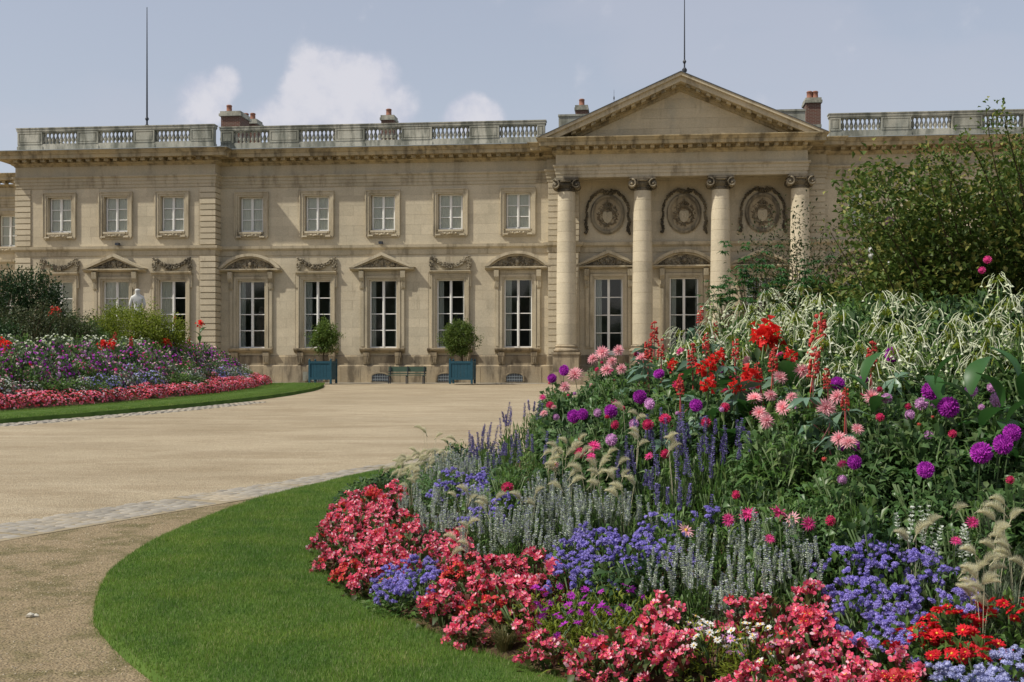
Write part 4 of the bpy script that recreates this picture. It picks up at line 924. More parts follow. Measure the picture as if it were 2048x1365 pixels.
def foliage(name, mat, n, r, h, L_, W_, inner=0.4, up=0.4, spread=0.7, droop=0.2):
    P, d = dome_pts(n, r, h, inner); D = d + R.randn(n, 3) * spread; D[:, 2] += up
    V, T = leaves(P, D, L_ * (0.6 + 0.7 * R.rand(n)), W_ * (0.7 + 0.5 * R.rand(n)), 0.2, droop)
    st_ = MB()
    for i in range(6):
        a = R.rand() * 6.28; st_.tube([(0, 0, -.02), (r * .3 * math.cos(a), r * .3 * math.sin(a), h * .5), (r * .6 * math.cos(a), r * .6 * math.sin(a), h * .85)], .006, 4)
    return mk(name, [(V, T, 0), (np.array(st_.v), st_.f, 1)], [mat, L['stem']])
def bush_mesh(name, mat, clumps, per, r, L_, W_, ell, lump=0.25, inner=.55, bark=True, twig=0.012):
    """lumpy crown: leaf clumps at twig ends inside an ellipsoid (rx,ry,rz)"""
    d = unit(R.randn(clumps, 3)); ph = R.rand(3) * 6
    lum = 1 + lump * (np.sin(d[:, 0] * 5 + ph[0]) * np.sin(d[:, 1] * 6 + ph[1]) + 0.6 * np.sin(d[:, 2] * 9 + d[:, 0] * 7 + ph[2]))
    rr = (inner + (1 - inner) * R.rand(clumps) ** 0.45) * lum; C = d * rr[:, None] * ell
    C[:, 2] = np.maximum(C[:, 2], -ell[2] * 0.75)
    P = np.repeat(C, per, 0) + R.randn(clumps * per, 3) * r * 0.5; D = np.repeat(d, per, 0) * 0.6 + R.randn(clumps * per, 3) * 0.7 + [0, 0, .2]
    V, T = leaves(P, D, L_ * (0.6 + 0.7 * R.rand(len(P))), W_ * (0.7 + 0.5 * R.rand(len(P))), 0.2, 0.1, True)
    fol = mk(name, [(V, T, 0)], [mat]); tw = MB()
    for i in range(0, clumps, 3 if clumps < 1000 else 12):
        q0, q1 = C[i] * [.2, .2, .1] + [0, 0, -ell[2] * .6], C[i]; md0 = (q0 + q1) / 2 + R.randn(3) * .12 * ell + [0, 0, .18 * ell[2]]; tw.tube([tuple((1 - t) ** 2 * q0 + 2 * t * (1 - t) * md0 + t * t * q1) for t in np.linspace(0, 1, 7)], twig, 4, twig * .3)
    return fol, tw.mesh(name + '_branch', L['bark'])
def thing(name, loc, rz=0.0, s_=1.0):
    e = bpy.data.objects.new(name, None); col.objects.link(e); e.empty_display_size = .1; e.location = loc; e.rotation_euler = (0, 0, rz); e.scale = (s_, s_, s_) if not isinstance(s_, tuple) else s_; return e
def add_bush(name, me, loc, rz, label, cat, s_=(1, 1, 1), group=None):
    e = thing(name, loc, rz, s_); tag(e, label, cat, group); ob('foliage', me[0], e); ob('branch', me[1], e); return e
# flower-head meshes (facing +z, centre at origin)
def petals(layers, name, mats, mi=0, cen=None):
    """layers: (count, elevation deg, length, width, start radius)"""
    G = []
    for k, (n, el, ln, wd, r0) in enumerate(layers):
        a = (np.arange(n) + 0.5 * (k % 2) + R.rand(n) * .3) * 2 * math.pi / n; e = np.radians(el + R.randn(n) * 4)
        d = np.stack([np.cos(a) * np.cos(e), np.sin(a) * np.cos(e), np.sin(e)], 1); P = d * r0
        V, T = leaves(P, d, ln * (0.9 + .2 * R.rand(n)), wd, .18, 0); G.append((V, T, mi if k < len(layers) - 2 else mi))
    if cen:
        b = MB(); b.blob((0, 0, cen[0]), cen[1], .15); G.append((np.array(b.v), b.f, 1))
    return mk(name, G, mats)
pinkD = petals([(16, -5, .052, .011, .006), (16, 15, .050, .011, .006), (14, 35, .046, .011, .006), (12, 52, .040, .010, .006), (8, 72, .032, .009, .004)], 'pink_dahlia', [L['pink'], L['pinkc']], 0, (.008, .012))
pinkD2 = petals([(15, -25, .050, .012, .006), (16, 5, .050, .011, .006), (14, 28, .046, .011, .006), (12, 50, .040, .010, .006), (6, 74, .03, .009, .004)], 'pink_dahlia_b', [L['pink'], L['pinkc']], 0, (.012, .014))
magD = petals([(14, -8, .055, .012, .006), (14, 18, .050, .011, .006), (10, 45, .036, .010, .004)], 'magenta_dahlia', [L['magenta'], L['magenta']], 0, (.01, .012))
mag2 = petals([(12, 5, .055, .013, .006), (10, 22, .045, .011, .006)], 'striped_dahlia', [L['pink'], L['yellowc']], 0, (.006, .014))
def ball(name, mat, r=.045, n=150):
    i = np.arange(n) + .5; ph = np.arccos(1 - 1.9 * i / n); a = math.pi * (1 + 5 ** .5) * i
    d = np.stack([np.cos(a) * np.sin(ph), np.sin(a) * np.sin(ph), np.cos(ph)], 1); V, T = leaves(d * r * .62, d + R.randn(n, 3) * .12, r * .42, r * .26, .35, 0)
    b = MB(); b.blob((0, 0, 0), r * .7, .05); return mk(name, [(V, T, 0), (np.array(b.v), b.f, 0)], [mat])
purD = ball('purple_ball_dahlia', L['purple']); lilD = ball('lilac_dahlia', L['lilac'], .036, 90); redD = ball('red_dahlia', leafmat('crimson_petal', (0.50, 0.02, 0.09), (0.66, 0.05, 0.17), 0.3, 0.6, spec=0.1), .03, 60)
FBUD = ball('flower_bud', L['capsule'], .022, 26)
zin = petals([(12, 5, .028, .016, .003), (9, 22, .022, .013, .003)], 'zinnia', [L['red'], L['yellowc']], 0, (.002, .006))
dais = petals([(10, 10, .020, .010, .003)], 'daisy', [L['whitep'], L['yellowc']], 0, (.003, .006))
dais2 = petals([(10, 10, .020, .010, .003)], 'lilac_daisy', [L['lilac'], L['yellowc']], 0, (.003, .006))
osteo = petals([(12, 8, .026, .010, .003)], 'purple_daisy', [L['purple'], L['purple']], 0, (.003, .007))
def cluster(name, mat, nf, spread, pl, pw, npet=4):
    G = []
    for k in range(nf):
        c_ = R.randn(3) * spread; c_[2] = abs(c_[2]) * .6; ax = unit((c_ + [0, 0, .03] + R.randn(3) * .02)[None])[0]
        t = np.cross(ax, [.3, .5, .8]); t /= np.linalg.norm(t); s_ = np.cross(ax, t)
        a = np.arange(npet) * 2 * math.pi / npet + R.rand() * 3; d = t[None] * np.cos(a)[:, None] + s_[None] * np.sin(a)[:, None] + ax * .55
        n = npet; D = unit(d); Sd = unit(np.cross(D, np.tile(ax, (n, 1)))); P = np.tile(c_, (n, 1)); q = (pl * (.8 + .5 * R.rand(n)))[:, None]
        V = np.stack([P, P + D * q * .6 + Sd * pw * .5, P + D * q + Sd * pw * .22, P + D * q - Sd * pw * .25, P + D * q * .6 - Sd * pw * .5], 1).reshape(-1, 3)
        b_ = np.arange(n)[:, None] * 5; G.append((V, np.concatenate([b_ + [0, 1, 2], b_ + [0, 2, 3], b_ + [0, 3, 4]]), 0))
        bb = MB(); bb.blob(tuple(c_ + ax * .004), .0045, .1); G.append((np.array(bb.v), bb.f, 1))
    return mk(name, G, [mat, L['yellowc']])
BEG = [cluster('begonia_blossom', L['coral'], 5, .016, .026, .024) for _ in range(4)] + [cluster('begonia_blossom_red', L['redbeg'], 5, .016, .023, .021) for _ in range(2)]
def puffs(name, mat, k, r, spread):
    G = []
    for i in range(k):
        c_ = R.randn(3) * [spread, spread, spread * .25]; n = 46; d = unit(R.randn(n, 3)); d[:, 2] = np.abs(d[:, 2]) * .8 - .1
        V, T = leaves(c_ + d * r * .45, d + R.randn(n, 3) * .25, r * .6, r * .32, .1, 0); G.append((V, T, 0))
        b = MB(); b.blob(tuple(c_), r * .62, .1, 1, 1, .7); G.append((np.array(b.v), b.f, 0))
    return mk(name, G, [mat])
AGE = [puffs('ageratum_head', L['ager'], 4, .016, .019) for _ in range(3)]; AGE2 = [puffs('pale_ageratum_head', L['ager2'], 4, .018, .022) for _ in range(2)]
def spike(name, mat, h, r, whorls, per, sz):
    n = whorls * per; z = np.repeat(np.linspace(.02, h, whorls), per); a = R.rand(n) * 6.283; rr = r * (1 - .65 * z / h)
    d = np.stack([np.cos(a), np.sin(a), .5 + .3 * R.rand(n)], 1); P = np.stack([np.cos(a) * rr * .25, np.sin(a) * rr * .25, z], 1)
    V, T = leaves(P, d, (rr + sz)[:], sz, .3, 0); b = MB(); b.tube([(0, 0, -.16), (0, 0, h * .98)], .003, 4, .0015)
    return mk(name, [(V, T, 0), (np.array(b.v), b.f, 1)], [mat, L['stem']])
SIL_ = [spike('silver_spike', L['silver'], h, .010, 14, 6, .009) for h in (.12, .15, .18)]; WSP = [spike('white_spike', L['whitesal'], h, .016, 9, 6, .013) for h in (.16, .22)]; BLS = [spike('violet_spike', L['blue'], h, .013, 14, 6, .011) for h in (.13, .17, .21)]
def plume(name):
    n = 800; t = R.rand(n); Lp = .11; z = t * Lp; cx_ = .05 * (t ** 2); a = R.rand(n) * 6.283; rr = .027 * np.sin(np.clip(t * .9 + .12, 0, 1) * 3.14) ** .6 + .004
    P = np.stack([cx_, 0 * t, z - .03 * t ** 2], 1); d = np.stack([np.cos(a), np.sin(a), 1.0 + 0 * a], 1); d = unit(d); S = unit(np.cross(d, R.randn(n, 3)))
    V = np.stack([P - S * .0005, P + S * .0005, P + d * (rr * 1.5)[:, None]], 1).reshape(-1, 3)
    b = MB(); b.tube([(0, 0, -.04), (0, 0, 0), (.012, 0, .06), (.04, 0, .09)], .004, 5, .002); return mk(name, [(V, np.arange(n * 3).reshape(-1, 3), 0), (np.array(b.v), b.f, 0)], [L['plume']])
PLM = [plume('plume') for _ in range(2)]
def grass_tuft(name, mat, n, h, spread, wd=.004):
    G = []; a = R.rand(n) * 6.283; r0 = R.rand(n) * .04; out = spread * (.3 + .7 * R.rand(n)); hh = h * (.6 + .5 * R.rand(n)); seg = 5
    c_, s_ = np.cos(a), np.sin(a); V = []
    for j in range(seg):
        t = j / (seg - 1); x = r0 + out * t ** 1.6; z = hh * (t - .35 * t ** 3); w_ = wd * (1 - t) + .0004
        V.append(np.stack([x * c_ - s_ * w_, x * s_ + c_ * w_, z], 1)); V.append(np.stack([x * c_ + s_ * w_, x * s_ - c_ * w_, z], 1))
    V = np.stack(V, 1).reshape(-1, 3); b_ = np.arange(n)[:, None] * seg * 2
    T = np.concatenate([b_ + [2 * j, 2 * j + 1, 2 * j + 3, 2 * j + 2] for j in range(seg - 1)]); return mk(name, [(V, T, 0)], [mat])
TUFT = grass_tuft('grass_tuft', L['green'], 130, .42, .3); TUFTG = grass_tuft('grass_tuft_grey', L['grey'], 110, .45, .25); DRYT = grass_tuft('dry_tuft', L['dry'], 260, .34, .22, .003)
def tubes_umbel(name, n=20):
    b = MB()
    for i in range(n):
        a = R.rand() * 6.283; o = .015 + .10 * R.rand() ** .8; z0 = .05 - .16 * R.rand() ** 1.5; ln = .06 + .045 * R.rand(); ca, sa = math.cos(a), math.sin(a); dr = R.uniform(.15, .9)
        p = [(0, 0, z0 - .02), (ca * o * .6, sa * o * .6, z0 + .012), (ca * o, sa * o, z0 - .008), (ca * (o + ln * dr * .5), sa * (o + ln * dr * .5), z0 - ln * .5), (ca * (o + ln * dr * .8), sa * (o + ln * dr * .8), z0 - ln)]
        b.tube(p[1:], .0022, 4, .0036); q = p[-1]; b.mi = 0; f_ = R.uniform(.6, 1.25)
        st_ = [(q[0] + .015 * f_ * math.cos(k * 1.2566), q[1] + .015 * f_ * math.sin(k * 1.2566), q[2] - .004) for k in range(5)] + [(q[0], q[1], q[2] + .012)]
        b.add(st_, [(5, k, (k + 1) % 5) for k in range(5)])
    b.mi = 1; b.tube([(0, 0, -.45), (0, 0, .03)], .005, 5)
    V, T = leaves(np.stack([R.randn(26) * .015, R.randn(26) * .015, R.rand(26) * .03 - .02], 1), unit(R.randn(26, 3) + [0, 0, .3]), .05, .016); 
    me = mk(name, [(np.array(b.v), [f for f, k in zip(b.f, b.k) if k == 0], 0), (np.array(b.v), [f for f, k in zip(b.f, b.k) if k == 1], 1), (V, T, 2)], [L['nico'], L['stem'], L['yellow']]); return me
NIC = [tubes_umbel('tobacco_umbel') for _ in range(3)]
def castor_spike():
    b = MB()
    for i in range(46):
        z = R.rand() * .24; a = R.rand() * 6.283; rr = .03 * (1 - z * 2.2) + .012; c_ = np.array([rr * math.cos(a), rr * math.sin(a), z]); b.blob(tuple(c_), .013, .1)
        for _ in range(9):
            d = R.randn(3); d /= np.linalg.norm(d); s_ = np.cross(d, R.randn(3)); s_ /= np.linalg.norm(s_); b.add([tuple(c_ + s_ * .0022), tuple(c_ - s_ * .0022), tuple(c_ + d * .023)], [(0, 1, 2)])
    b.tube([(0, 0, -.3), (0, 0, .24)], .006, 5, .003); return b.mesh('castor_spike', L['capsule'])
CAS = [castor_spike() for _ in range(2)]
def palm_leaf():
    G = []
    for i in range(8):
        a = math.radians(-140 + 40 * i); d = np.array([[math.cos(a), math.sin(a), -.25 - .1 * R.rand()]]); V, T = leaves(np.zeros((1, 3)), d, .17 - .0 * abs(i - 3.5), .052, .12, .15); G.append((V, T, 0))
    b = MB(); b.tube([(0, 0, 0), (-.05, 0, -.06), (-.1, 0, -.3)], .004, 4); G.append((np.array(b.v), b.f, 1)); return mk('palmate_leaf', G, [L['castor'], L['redstem']])
PLF = palm_leaf()
def canna_bloom():
    G = []; n = 34; c_ = R.randn(n, 3) * [.03, .03, .03]; d = unit(c_ + R.randn(n, 3) * .02 + [0, 0, .03]); V, T = leaves(c_, d, .062 * (.7 + .5 * R.rand(n)), .07, .3, .25)
    b = MB(); b.tube([(0, 0, -.5), (0, 0, 0)], .008, 5); return mk('canna_bloom', [(V, T, 0), (np.array(b.v), b.f, 1)], [L['canred'], L['stem']])
CAN = [canna_bloom() for _ in range(2)]
def big_leaf(ln, wd, mat, name):
    n = 7; V = []; 
    for i in range(n):
        t = i / (n - 1); w_ = wd * math.sin(math.pi * (t * .92 + .04)) ** .8 / 2; x = ln * (t - .12 * t ** 2); z = ln * (.35 * t - .55 * t * t); V += [(x, -w_, z + w_ * .35), (x, 0, z), (x, w_, z + w_ * .35)]
    Fq_ = [f for i in range(n - 1) for f in ((3 * i, 3 * i + 1, 3 * i + 4, 3 * i + 3), (3 * i + 1, 3 * i + 2, 3 * i + 5, 3 * i + 4))]; return mk(name, [(V, Fq_, 0)], [mat], True)
BLF = big_leaf(.42, .17, L['canna'], 'canna_leaf')
FB = [foliage('begonia_foliage', L['bronze'], 90, .16, .15, .05, .042) for _ in range(2)]
FA = [foliage('ageratum_foliage', L['green'], 130, .17, .22, .05, .03) for _ in range(2)]
FS = [foliage('salvia_foliage', L['green'], 170, .15, .24, .075, .016, up=.6) for _ in range(2)]; FSg = [foliage('silver_salvia_foliage', L['grey'], 170, .15, .22, .07, .014, up=.6)]
FD = [foliage('dahlia_foliage', m_, 260, .24, .5, l_, w_, .35, .2, .8, .35) for m_, l_, w_ in ((L['dahl'], .095, .042), (L['dahl'], .075, .034), (L['green'], .10, .022), (L['dkgreen'], .10, .045))]
FG = [foliage('leafy_foliage', L['green'], 230, .22, .4, .08, .03, .4, .4), foliage('leafy_foliage_b', L['dkgreen'], 230, .24, .42, .09, .045, .4, .3), foliage('leafy_foliage_c', L['yellow'], 200, .2, .36, .08, .014, .4, .7)]
# ------------------------------------------------------------------ near bed: which plant grows where (regions traced on the picture, plants stand in the bed)
def inpoly(x, y, P):
    c_ = False; n = len(P)
    for i in range(n):
        x1, y1 = P[i]; x2, y2 = P[(i + 1) % n]
        if (y1 > y) != (y2 > y) and x < (x2 - x1) * (y - y1) / (y2 - y1) + x1: c_ = not c_
    return c_
Z = [
 ('ager', [(730, 1180), (800, 1120), (880, 1085), (905, 1100), (850, 1150), (780, 1195)]),
 ('ager', [(1110, 1080), (1180, 1040), (1290, 1035), (1350, 1050), (1330, 1090), (1250, 1100), (1170, 1160), (1115, 1140)]),
 ('ager', [(1290, 1015), (1380, 1005), (1460, 1015), (1440, 1045), (1350, 1055), (1290, 1050)]),
 ('ager', [(885, 940), (1000, 935), (1010, 975), (900, 985)]),
 ('ager', [(985, 985), (1060, 975), (1060, 1010), (960, 1020)]),
 ('ager', [(1640, 1110), (1700, 1060), (1830, 1060), (1900, 1090), (1960, 1130), (1930, 1190), (1800, 1230), (1780, 1270), (1700, 1260), (1660, 1180)]),
 ('ager2', [(1830, 1300), (1930, 1280), (2060, 1290), (2060, 1400), (1820, 1400)]),
 ('beg', [(965, 1300), (1095, 1250), (1180, 1290), (1180, 1400), (960, 1400)]),
 ('daisy', [(1380, 1240), (1450, 1215), (1560, 1225), (1570, 1290), (1480, 1330), (1380, 1320)]),
 ('osteo', [(1040, 1200), (1100, 1160), (1240, 1150), (1260, 1190), (1160, 1260), (1060, 1270)]),
 ('dry', [(970, 1230), (1030, 1200), (1090, 1220), (1070, 1310), (990, 1310)]),
 ('tuft', [(1130, 1160), (1300, 1130), (1330, 1180), (1250, 1230), (1160, 1240)]),
 ('zin', [(1790, 1220), (1900, 1180), (2060, 1180), (2060, 1290), (1900, 1285), (1800, 1290), (1760, 1265)]),
 ('silver', [(1300, 1130), (1340, 1060), (1400, 1050), (1520, 1035), (1640, 1050), (1630, 1130), (1560, 1150), (1500, 1170), (1400, 1200), (1320, 1180)]),
 ('silver', [(800, 1010), (850, 965), (980, 975), (1080, 960), (1180, 950), (1290, 985), (1290, 1035), (1180, 1040), (1110, 1075), (1080, 1090), (960, 1110), (930, 1060), (860, 1040)]),
 ('wsal', [(1780, 1060), (1800, 1010), (1950, 1010), (1960, 1080), (1850, 1085)]),
 ('beg', [(640, 1140), (650, 1040), (700, 985), (800, 965), (850, 1000), (930, 1060), (960, 1110), (1080, 1090), (1110, 1080), (1115, 1140), (1170, 1165), (1100, 1165), (1040, 1200), (970, 1230), (975, 1330), (600, 1330)]),
 ('beg', [(1060, 1300), (1160, 1250), (1250, 1210), (1330, 1185), (1400, 1195), (1520, 1165), (1640, 1180), (1720, 1260), (1800, 1290), (1820, 1400), (1060, 1400)]),
 ('beg', [(1590, 1100), (1650, 1090), (1660, 1180), (1610, 1170)]),
 ('blue', [(930, 900), (960, 830), (1010, 790), (1090, 760), (1120, 800), (1110, 900), (1000, 940)]),
 ('blue', [(1220, 940), (1250, 850), (1340, 810), (1520, 840), (1520, 930), (1400, 1000), (1260, 1010)]),
 ('silver', [(850, 950), (900, 900), (1000, 900), (1010, 930), (900, 940)]),
 ('grass', [(770, 970), (790, 920), (880, 880), (900, 900), (850, 950)]),
 ('grass', [(1080, 960), (1120, 880), (1220, 900), (1240, 960), (1180, 960)]),
 ('grass', [(1940, 1180), (1940, 1060), (2060, 1000), (2060, 1190)]),
]
def zone(u, v):
    for k, P in Z:
        if inpoly(u, v, P): return k
    return 'fill'
LAB = {
 'beg': ('begonia_plant', 'coral pink bedding begonia with bronze green leaves near the front of the near bed', 'begonia', 'pink begonias edging the near bed'),
 'ager': ('ageratum_plant', 'lavender blue ageratum with fluffy heads among the begonias of the near bed', 'ageratum', 'lavender ageratums in the near bed'),
 'ager2': ('ageratum_plant', 'pale grey blue ageratum in the bottom right corner of the near bed', 'ageratum', 'pale ageratums in the corner of the near bed'),
 'silver': ('silver_salvia', 'silvery salvia with many upright pale flower spikes in the near bed', 'salvia', 'silver salvias in the near bed'),
 'wsal': ('white_salvia', 'white flowered salvia standing behind the large lavender ageratum patch', 'salvia', 'white salvias behind the ageratum'),
 'blue': ('violet_salvia', 'green salvia with dark violet blue flower spikes below the dahlias', 'salvia', 'violet salvias in the near bed'),
 'daisy': ('daisy_plant', 'low plant of small white and lilac daisies between the begonias', 'daisies', 'white and lilac daisies in the near bed'),
 'osteo': ('purple_daisy_plant', 'green plant with small purple daisies at the front edge of the near bed', 'daisies', 'purple daisies in the near bed'),
 'dry': ('dry_plant', 'brownish dry fine leaved tuft at the front edge of the near bed', 'plant', 'dry tufts at the edge of the near bed'),
 'tuft': ('green_tuft', 'narrow leaved green tuft behind the purple daisies', 'plant', 'green tufts in the near bed'),
 'zin': ('zinnia_plant', 'red zinnia with flat scarlet flowers at the right of the near bed', 'zinnia', 'red zinnias in the near bed'),
 'grass': ('fountain_grass', 'fountain grass with soft pale bottlebrush plumes in the near bed', 'grass', 'fountain grasses in the near bed'),
 'fill': ('leafy_plant', 'leafy green bedding plant filling the middle of the near bed', 'plant', 'green leafy plants in the near bed'),
}
def nrm_tilt(): return (random.uniform(-.5, .5), random.uniform(-.5, .5), random.random() * 6)
def face_cam(k=1.0):
    """flowers turn to the light: towards the south, where the viewer stands"""
    return (math.radians(random.uniform(35, 75)) * k, random.uniform(-.35, .35), random.uniform(-.7, .4))
RANK = []
ORD = ['first', 'second', 'third', 'fourth', 'fifth', 'sixth', 'seventh', 'eighth', 'ninth', 'tenth', 'eleventh', 'twelfth', 'thirteenth', 'fourteenth', 'fifteenth', 'sixteenth', 'seventeenth', 'eighteenth', 'nineteenth', 'twentieth']
for q in range(21, 70): ORD.append(['twenty', 'thirty', 'forty', 'fifty', 'sixty'][q // 10 - 2] + ('-' + ORD[q % 10 - 1] if q % 10 else 'th').replace('yth', 'ieth'))
ORD = [q.replace('tyth', 'tieth') for q in ORD]
def rank_labels(items, tail):
    """items (object, base words, row number, u): number each kind from the left within its row"""
    rows = {}
    for o, base, row, u in items: rows.setdefault((base, row), []).append((u, o))
    for (base, row), l in rows.items():
        l.sort(key=lambda q: q[0])
        for i, (u, o) in enumerate(l): o['label'] = f"{base}, {ORD[min(i, len(ORD) - 1)]} from left" + (f", {'front' if row == 0 else ORD[row]} row{tail}" if row is not None else tail)
BASE = {'beg': 'coral pink begonia', 'ager': 'lavender blue fluffy ageratum', 'ager2': 'pale grey blue ageratum', 'silver': 'silvery salvia with pale spikes', 'wsal': 'white spiked salvia', 'blue': 'violet spiked green salvia', 'daisy': 'white and lilac daisy plant', 'osteo': 'small purple daisy plant', 'dry': 'brown dry tuft', 'tuft': 'narrow leaved green tuft', 'zin': 'scarlet zinnia plant', 'grass': 'fountain grass with pale plumes', 'fill': 'leafy green plant'}
cnt = {}
def spawn(kind, X, Y, e):
    cnt[kind] = cnt.get(kind, 0) + 1
    nm, lb, ct, gr_ = LAB[kind]; zs = gz(Y) + hsoil(e); H = hcan(e) - hsoil(e) if kind != 'fill' else hcan(e) - hsoil(e)
    o = thing(nm, (X, Y, zs), random.random() * 6.28); tag(o, lb, ct, gr_); red = kind == 'beg' and random.random() < .08
    RANK.append((o, ('red begonia' if red else BASE[kind]), int(max(0, e) / .25), proj(X, Y, 0)[0]))
    def foli(me, h0, k=1.0, low=0.0):
        s_ = H / h0; ob('foliage', me, o, (0, 0, low), (0, 0, 0), (k, k, s_))
    def heads(meshes, n, r, h0, name, lo=.55, sz=1.0, tilt=True, top=1.0):
        for i in range(n):
            a = random.random() * 6.28; q = math.sqrt(random.random()); x, y = r * q * math.cos(a), r * q * math.sin(a); z = H * top * (1 - (1 - lo) * q * q) + random.uniform(-.02, .02)
            s_ = sz * random.uniform(.85, 1.2); ob(name, random.choice(meshes), o, (x, y, z), (y / r * -.9 + random.uniform(-.3, .3), x / r * .9 + random.uniform(-.3, .3), random.random() * 6), (s_,) * 3)
    if kind == 'beg':
        foli(random.choice(FB), .17, 1.05); heads(BEG[4:] if red else BEG[:4] * 3 + BEG[4:5], 24, .155, .2, 'blossom', .22, .82)
    elif kind in ('ager', 'ager2'): foli(random.choice(FA), .25, 1.0); heads(AGE if kind == 'ager' else AGE2, 19, .17, .22, 'flower_head', .6, 1.05, top=1.02)
    elif kind in ('silver', 'wsal', 'blue'):
        fm = random.choice(FSg + FS[:1]) if kind != 'blue' else random.choice(FS); foli(fm, .24 / .68, 1.0)
        n = {'silver': 10, 'wsal': 5, 'blue': 3}[kind]; ms_ = {'silver': SIL_, 'wsal': WSP, 'blue': BLS}[kind]
        for i in range(n):
            a = random.random() * 6.28; q = math.sqrt(random.random()); ob('flower_spike', random.choice(ms_), o, (.14 * q * math.cos(a), .14 * q * math.sin(a), H * .82 + random.uniform(-.08, .04) - .05 * q), (random.uniform(-.2, .2), random.uniform(-.2, .2), random.random() * 6))
    elif kind == 'daisy': foli(FG[2], .38, .9); heads([dais, dais, dais2], 16, .16, .2, 'flower', .6, 1.0)
    elif kind == 'osteo': foli(FG[2], .42, .95); heads([osteo], 5, .16, .2, 'flower', .7, 1.0)
    elif kind == 'zin': foli(FG[0], .42, .9); heads([zin], 20, .16, .2, 'flower', .7, 1.1)
    elif kind == 'dry': ob('tuft', DRYT, o, (0, 0, 0), (0, 0, 0), (1, 1, H / .34))
    elif kind == 'tuft': ob('tuft', TUFT, o, (0, 0, 0), (0, 0, 0), (.8, .8, H / .42)); ob('foliage', FG[2], o, (0, 0, 0), (0, 0, 0), (.8, .8, H / .45))
    elif kind == 'grass':
        ob('tuft', TUFTG, o, (0, 0, 0), (0, 0, 0), (1, 1, H / .42)); foli(FG[0], .6, .8)
        for i in range(4):
            a = random.random() * 6.28; q = random.uniform(.05, .28); ob('plume', random.choice(PLM), o, (q * math.cos(a), q * math.sin(a), H * random.uniform(.85, 1.15)), (random.uniform(-.5, .5), random.uniform(.2, .9), random.uniform(-.6, .6) - o.rotation_euler.z), (.9,) * 3)
    else:
        hgt = H
        if random.random() < .4: ob('tuft', random.choice([TUFT, TUFT, TUFTG]), o, (.05, -.03, hgt * .35), (0, 0, random.random() * 6), (.7, .7, max(.6, hgt * .8 / .42)))
        me = random.choice(FD + FD + FG[:2]); h0 = .5 if me in FD else .42; k = .9 + .25 * min(1, hgt)
        ob('foliage', me, o, (0, 0, hgt * .12), (0, 0, 0), (k, k, hgt * .8 / h0 if hgt > .5 else hgt / h0))
        if hgt > .62 and e < 3.3:
            for _ in range(random.choice([0, 0, 1, 2])): sz_ = random.uniform(.45, .9); ob('flower', random.choice([redD, redD, lilD, purD, magD, pinkD2, FBUD]), o, (random.uniform(-.15, .15), random.uniform(-.2, .05), hgt * random.uniform(.85, 1.08)), (random.uniform(.2, 1.3), random.uniform(-.5, .5), 0), (sz_, sz_, sz_ * random.uniform(.6, 1)))
        if hgt > .7: ob('foliage', random.choice(FD), o, (.02, 0, hgt - .5), (0, 0, 2), (k, k, .9))
spots = []
y = 4.6
while y < 15.5:
    sp = .20 if y < 9.5 else .27
    x = -2.2
    while x < 0.47 * y + .4:
        X, Y = x + random.uniform(-.06, .06), y + random.uniform(-.06, .06); e = ebed(X, Y)
        if e > -.10:
            zc = gz(Y) + hcan(e); u, v = proj(X, Y, zc)
            if -50 < u < 2100 and v < 1440:
                hx, hy, hz = hit(u, v)
                if hy > Y - 0.45 and e < 5.2: spots.append((X, Y, e, zone(u, v)))
        x += sp
    y += sp
random.shuffle(spots)
dens = {'beg': .97, 'fill': .5, 'ager': .95, 'silver': .75, 'blue': .62}
for X, Y, e, k in spots:
    if random.random() > dens.get(k, .9): continue
    spawn(k, X, Y, e)
rank_labels(RANK, ' of the near bed')
print('counts', cnt, len(spots)); RK = {'dahlia': [], 'castor': [], 'canna': [], 'nic': [], 'plume': []}
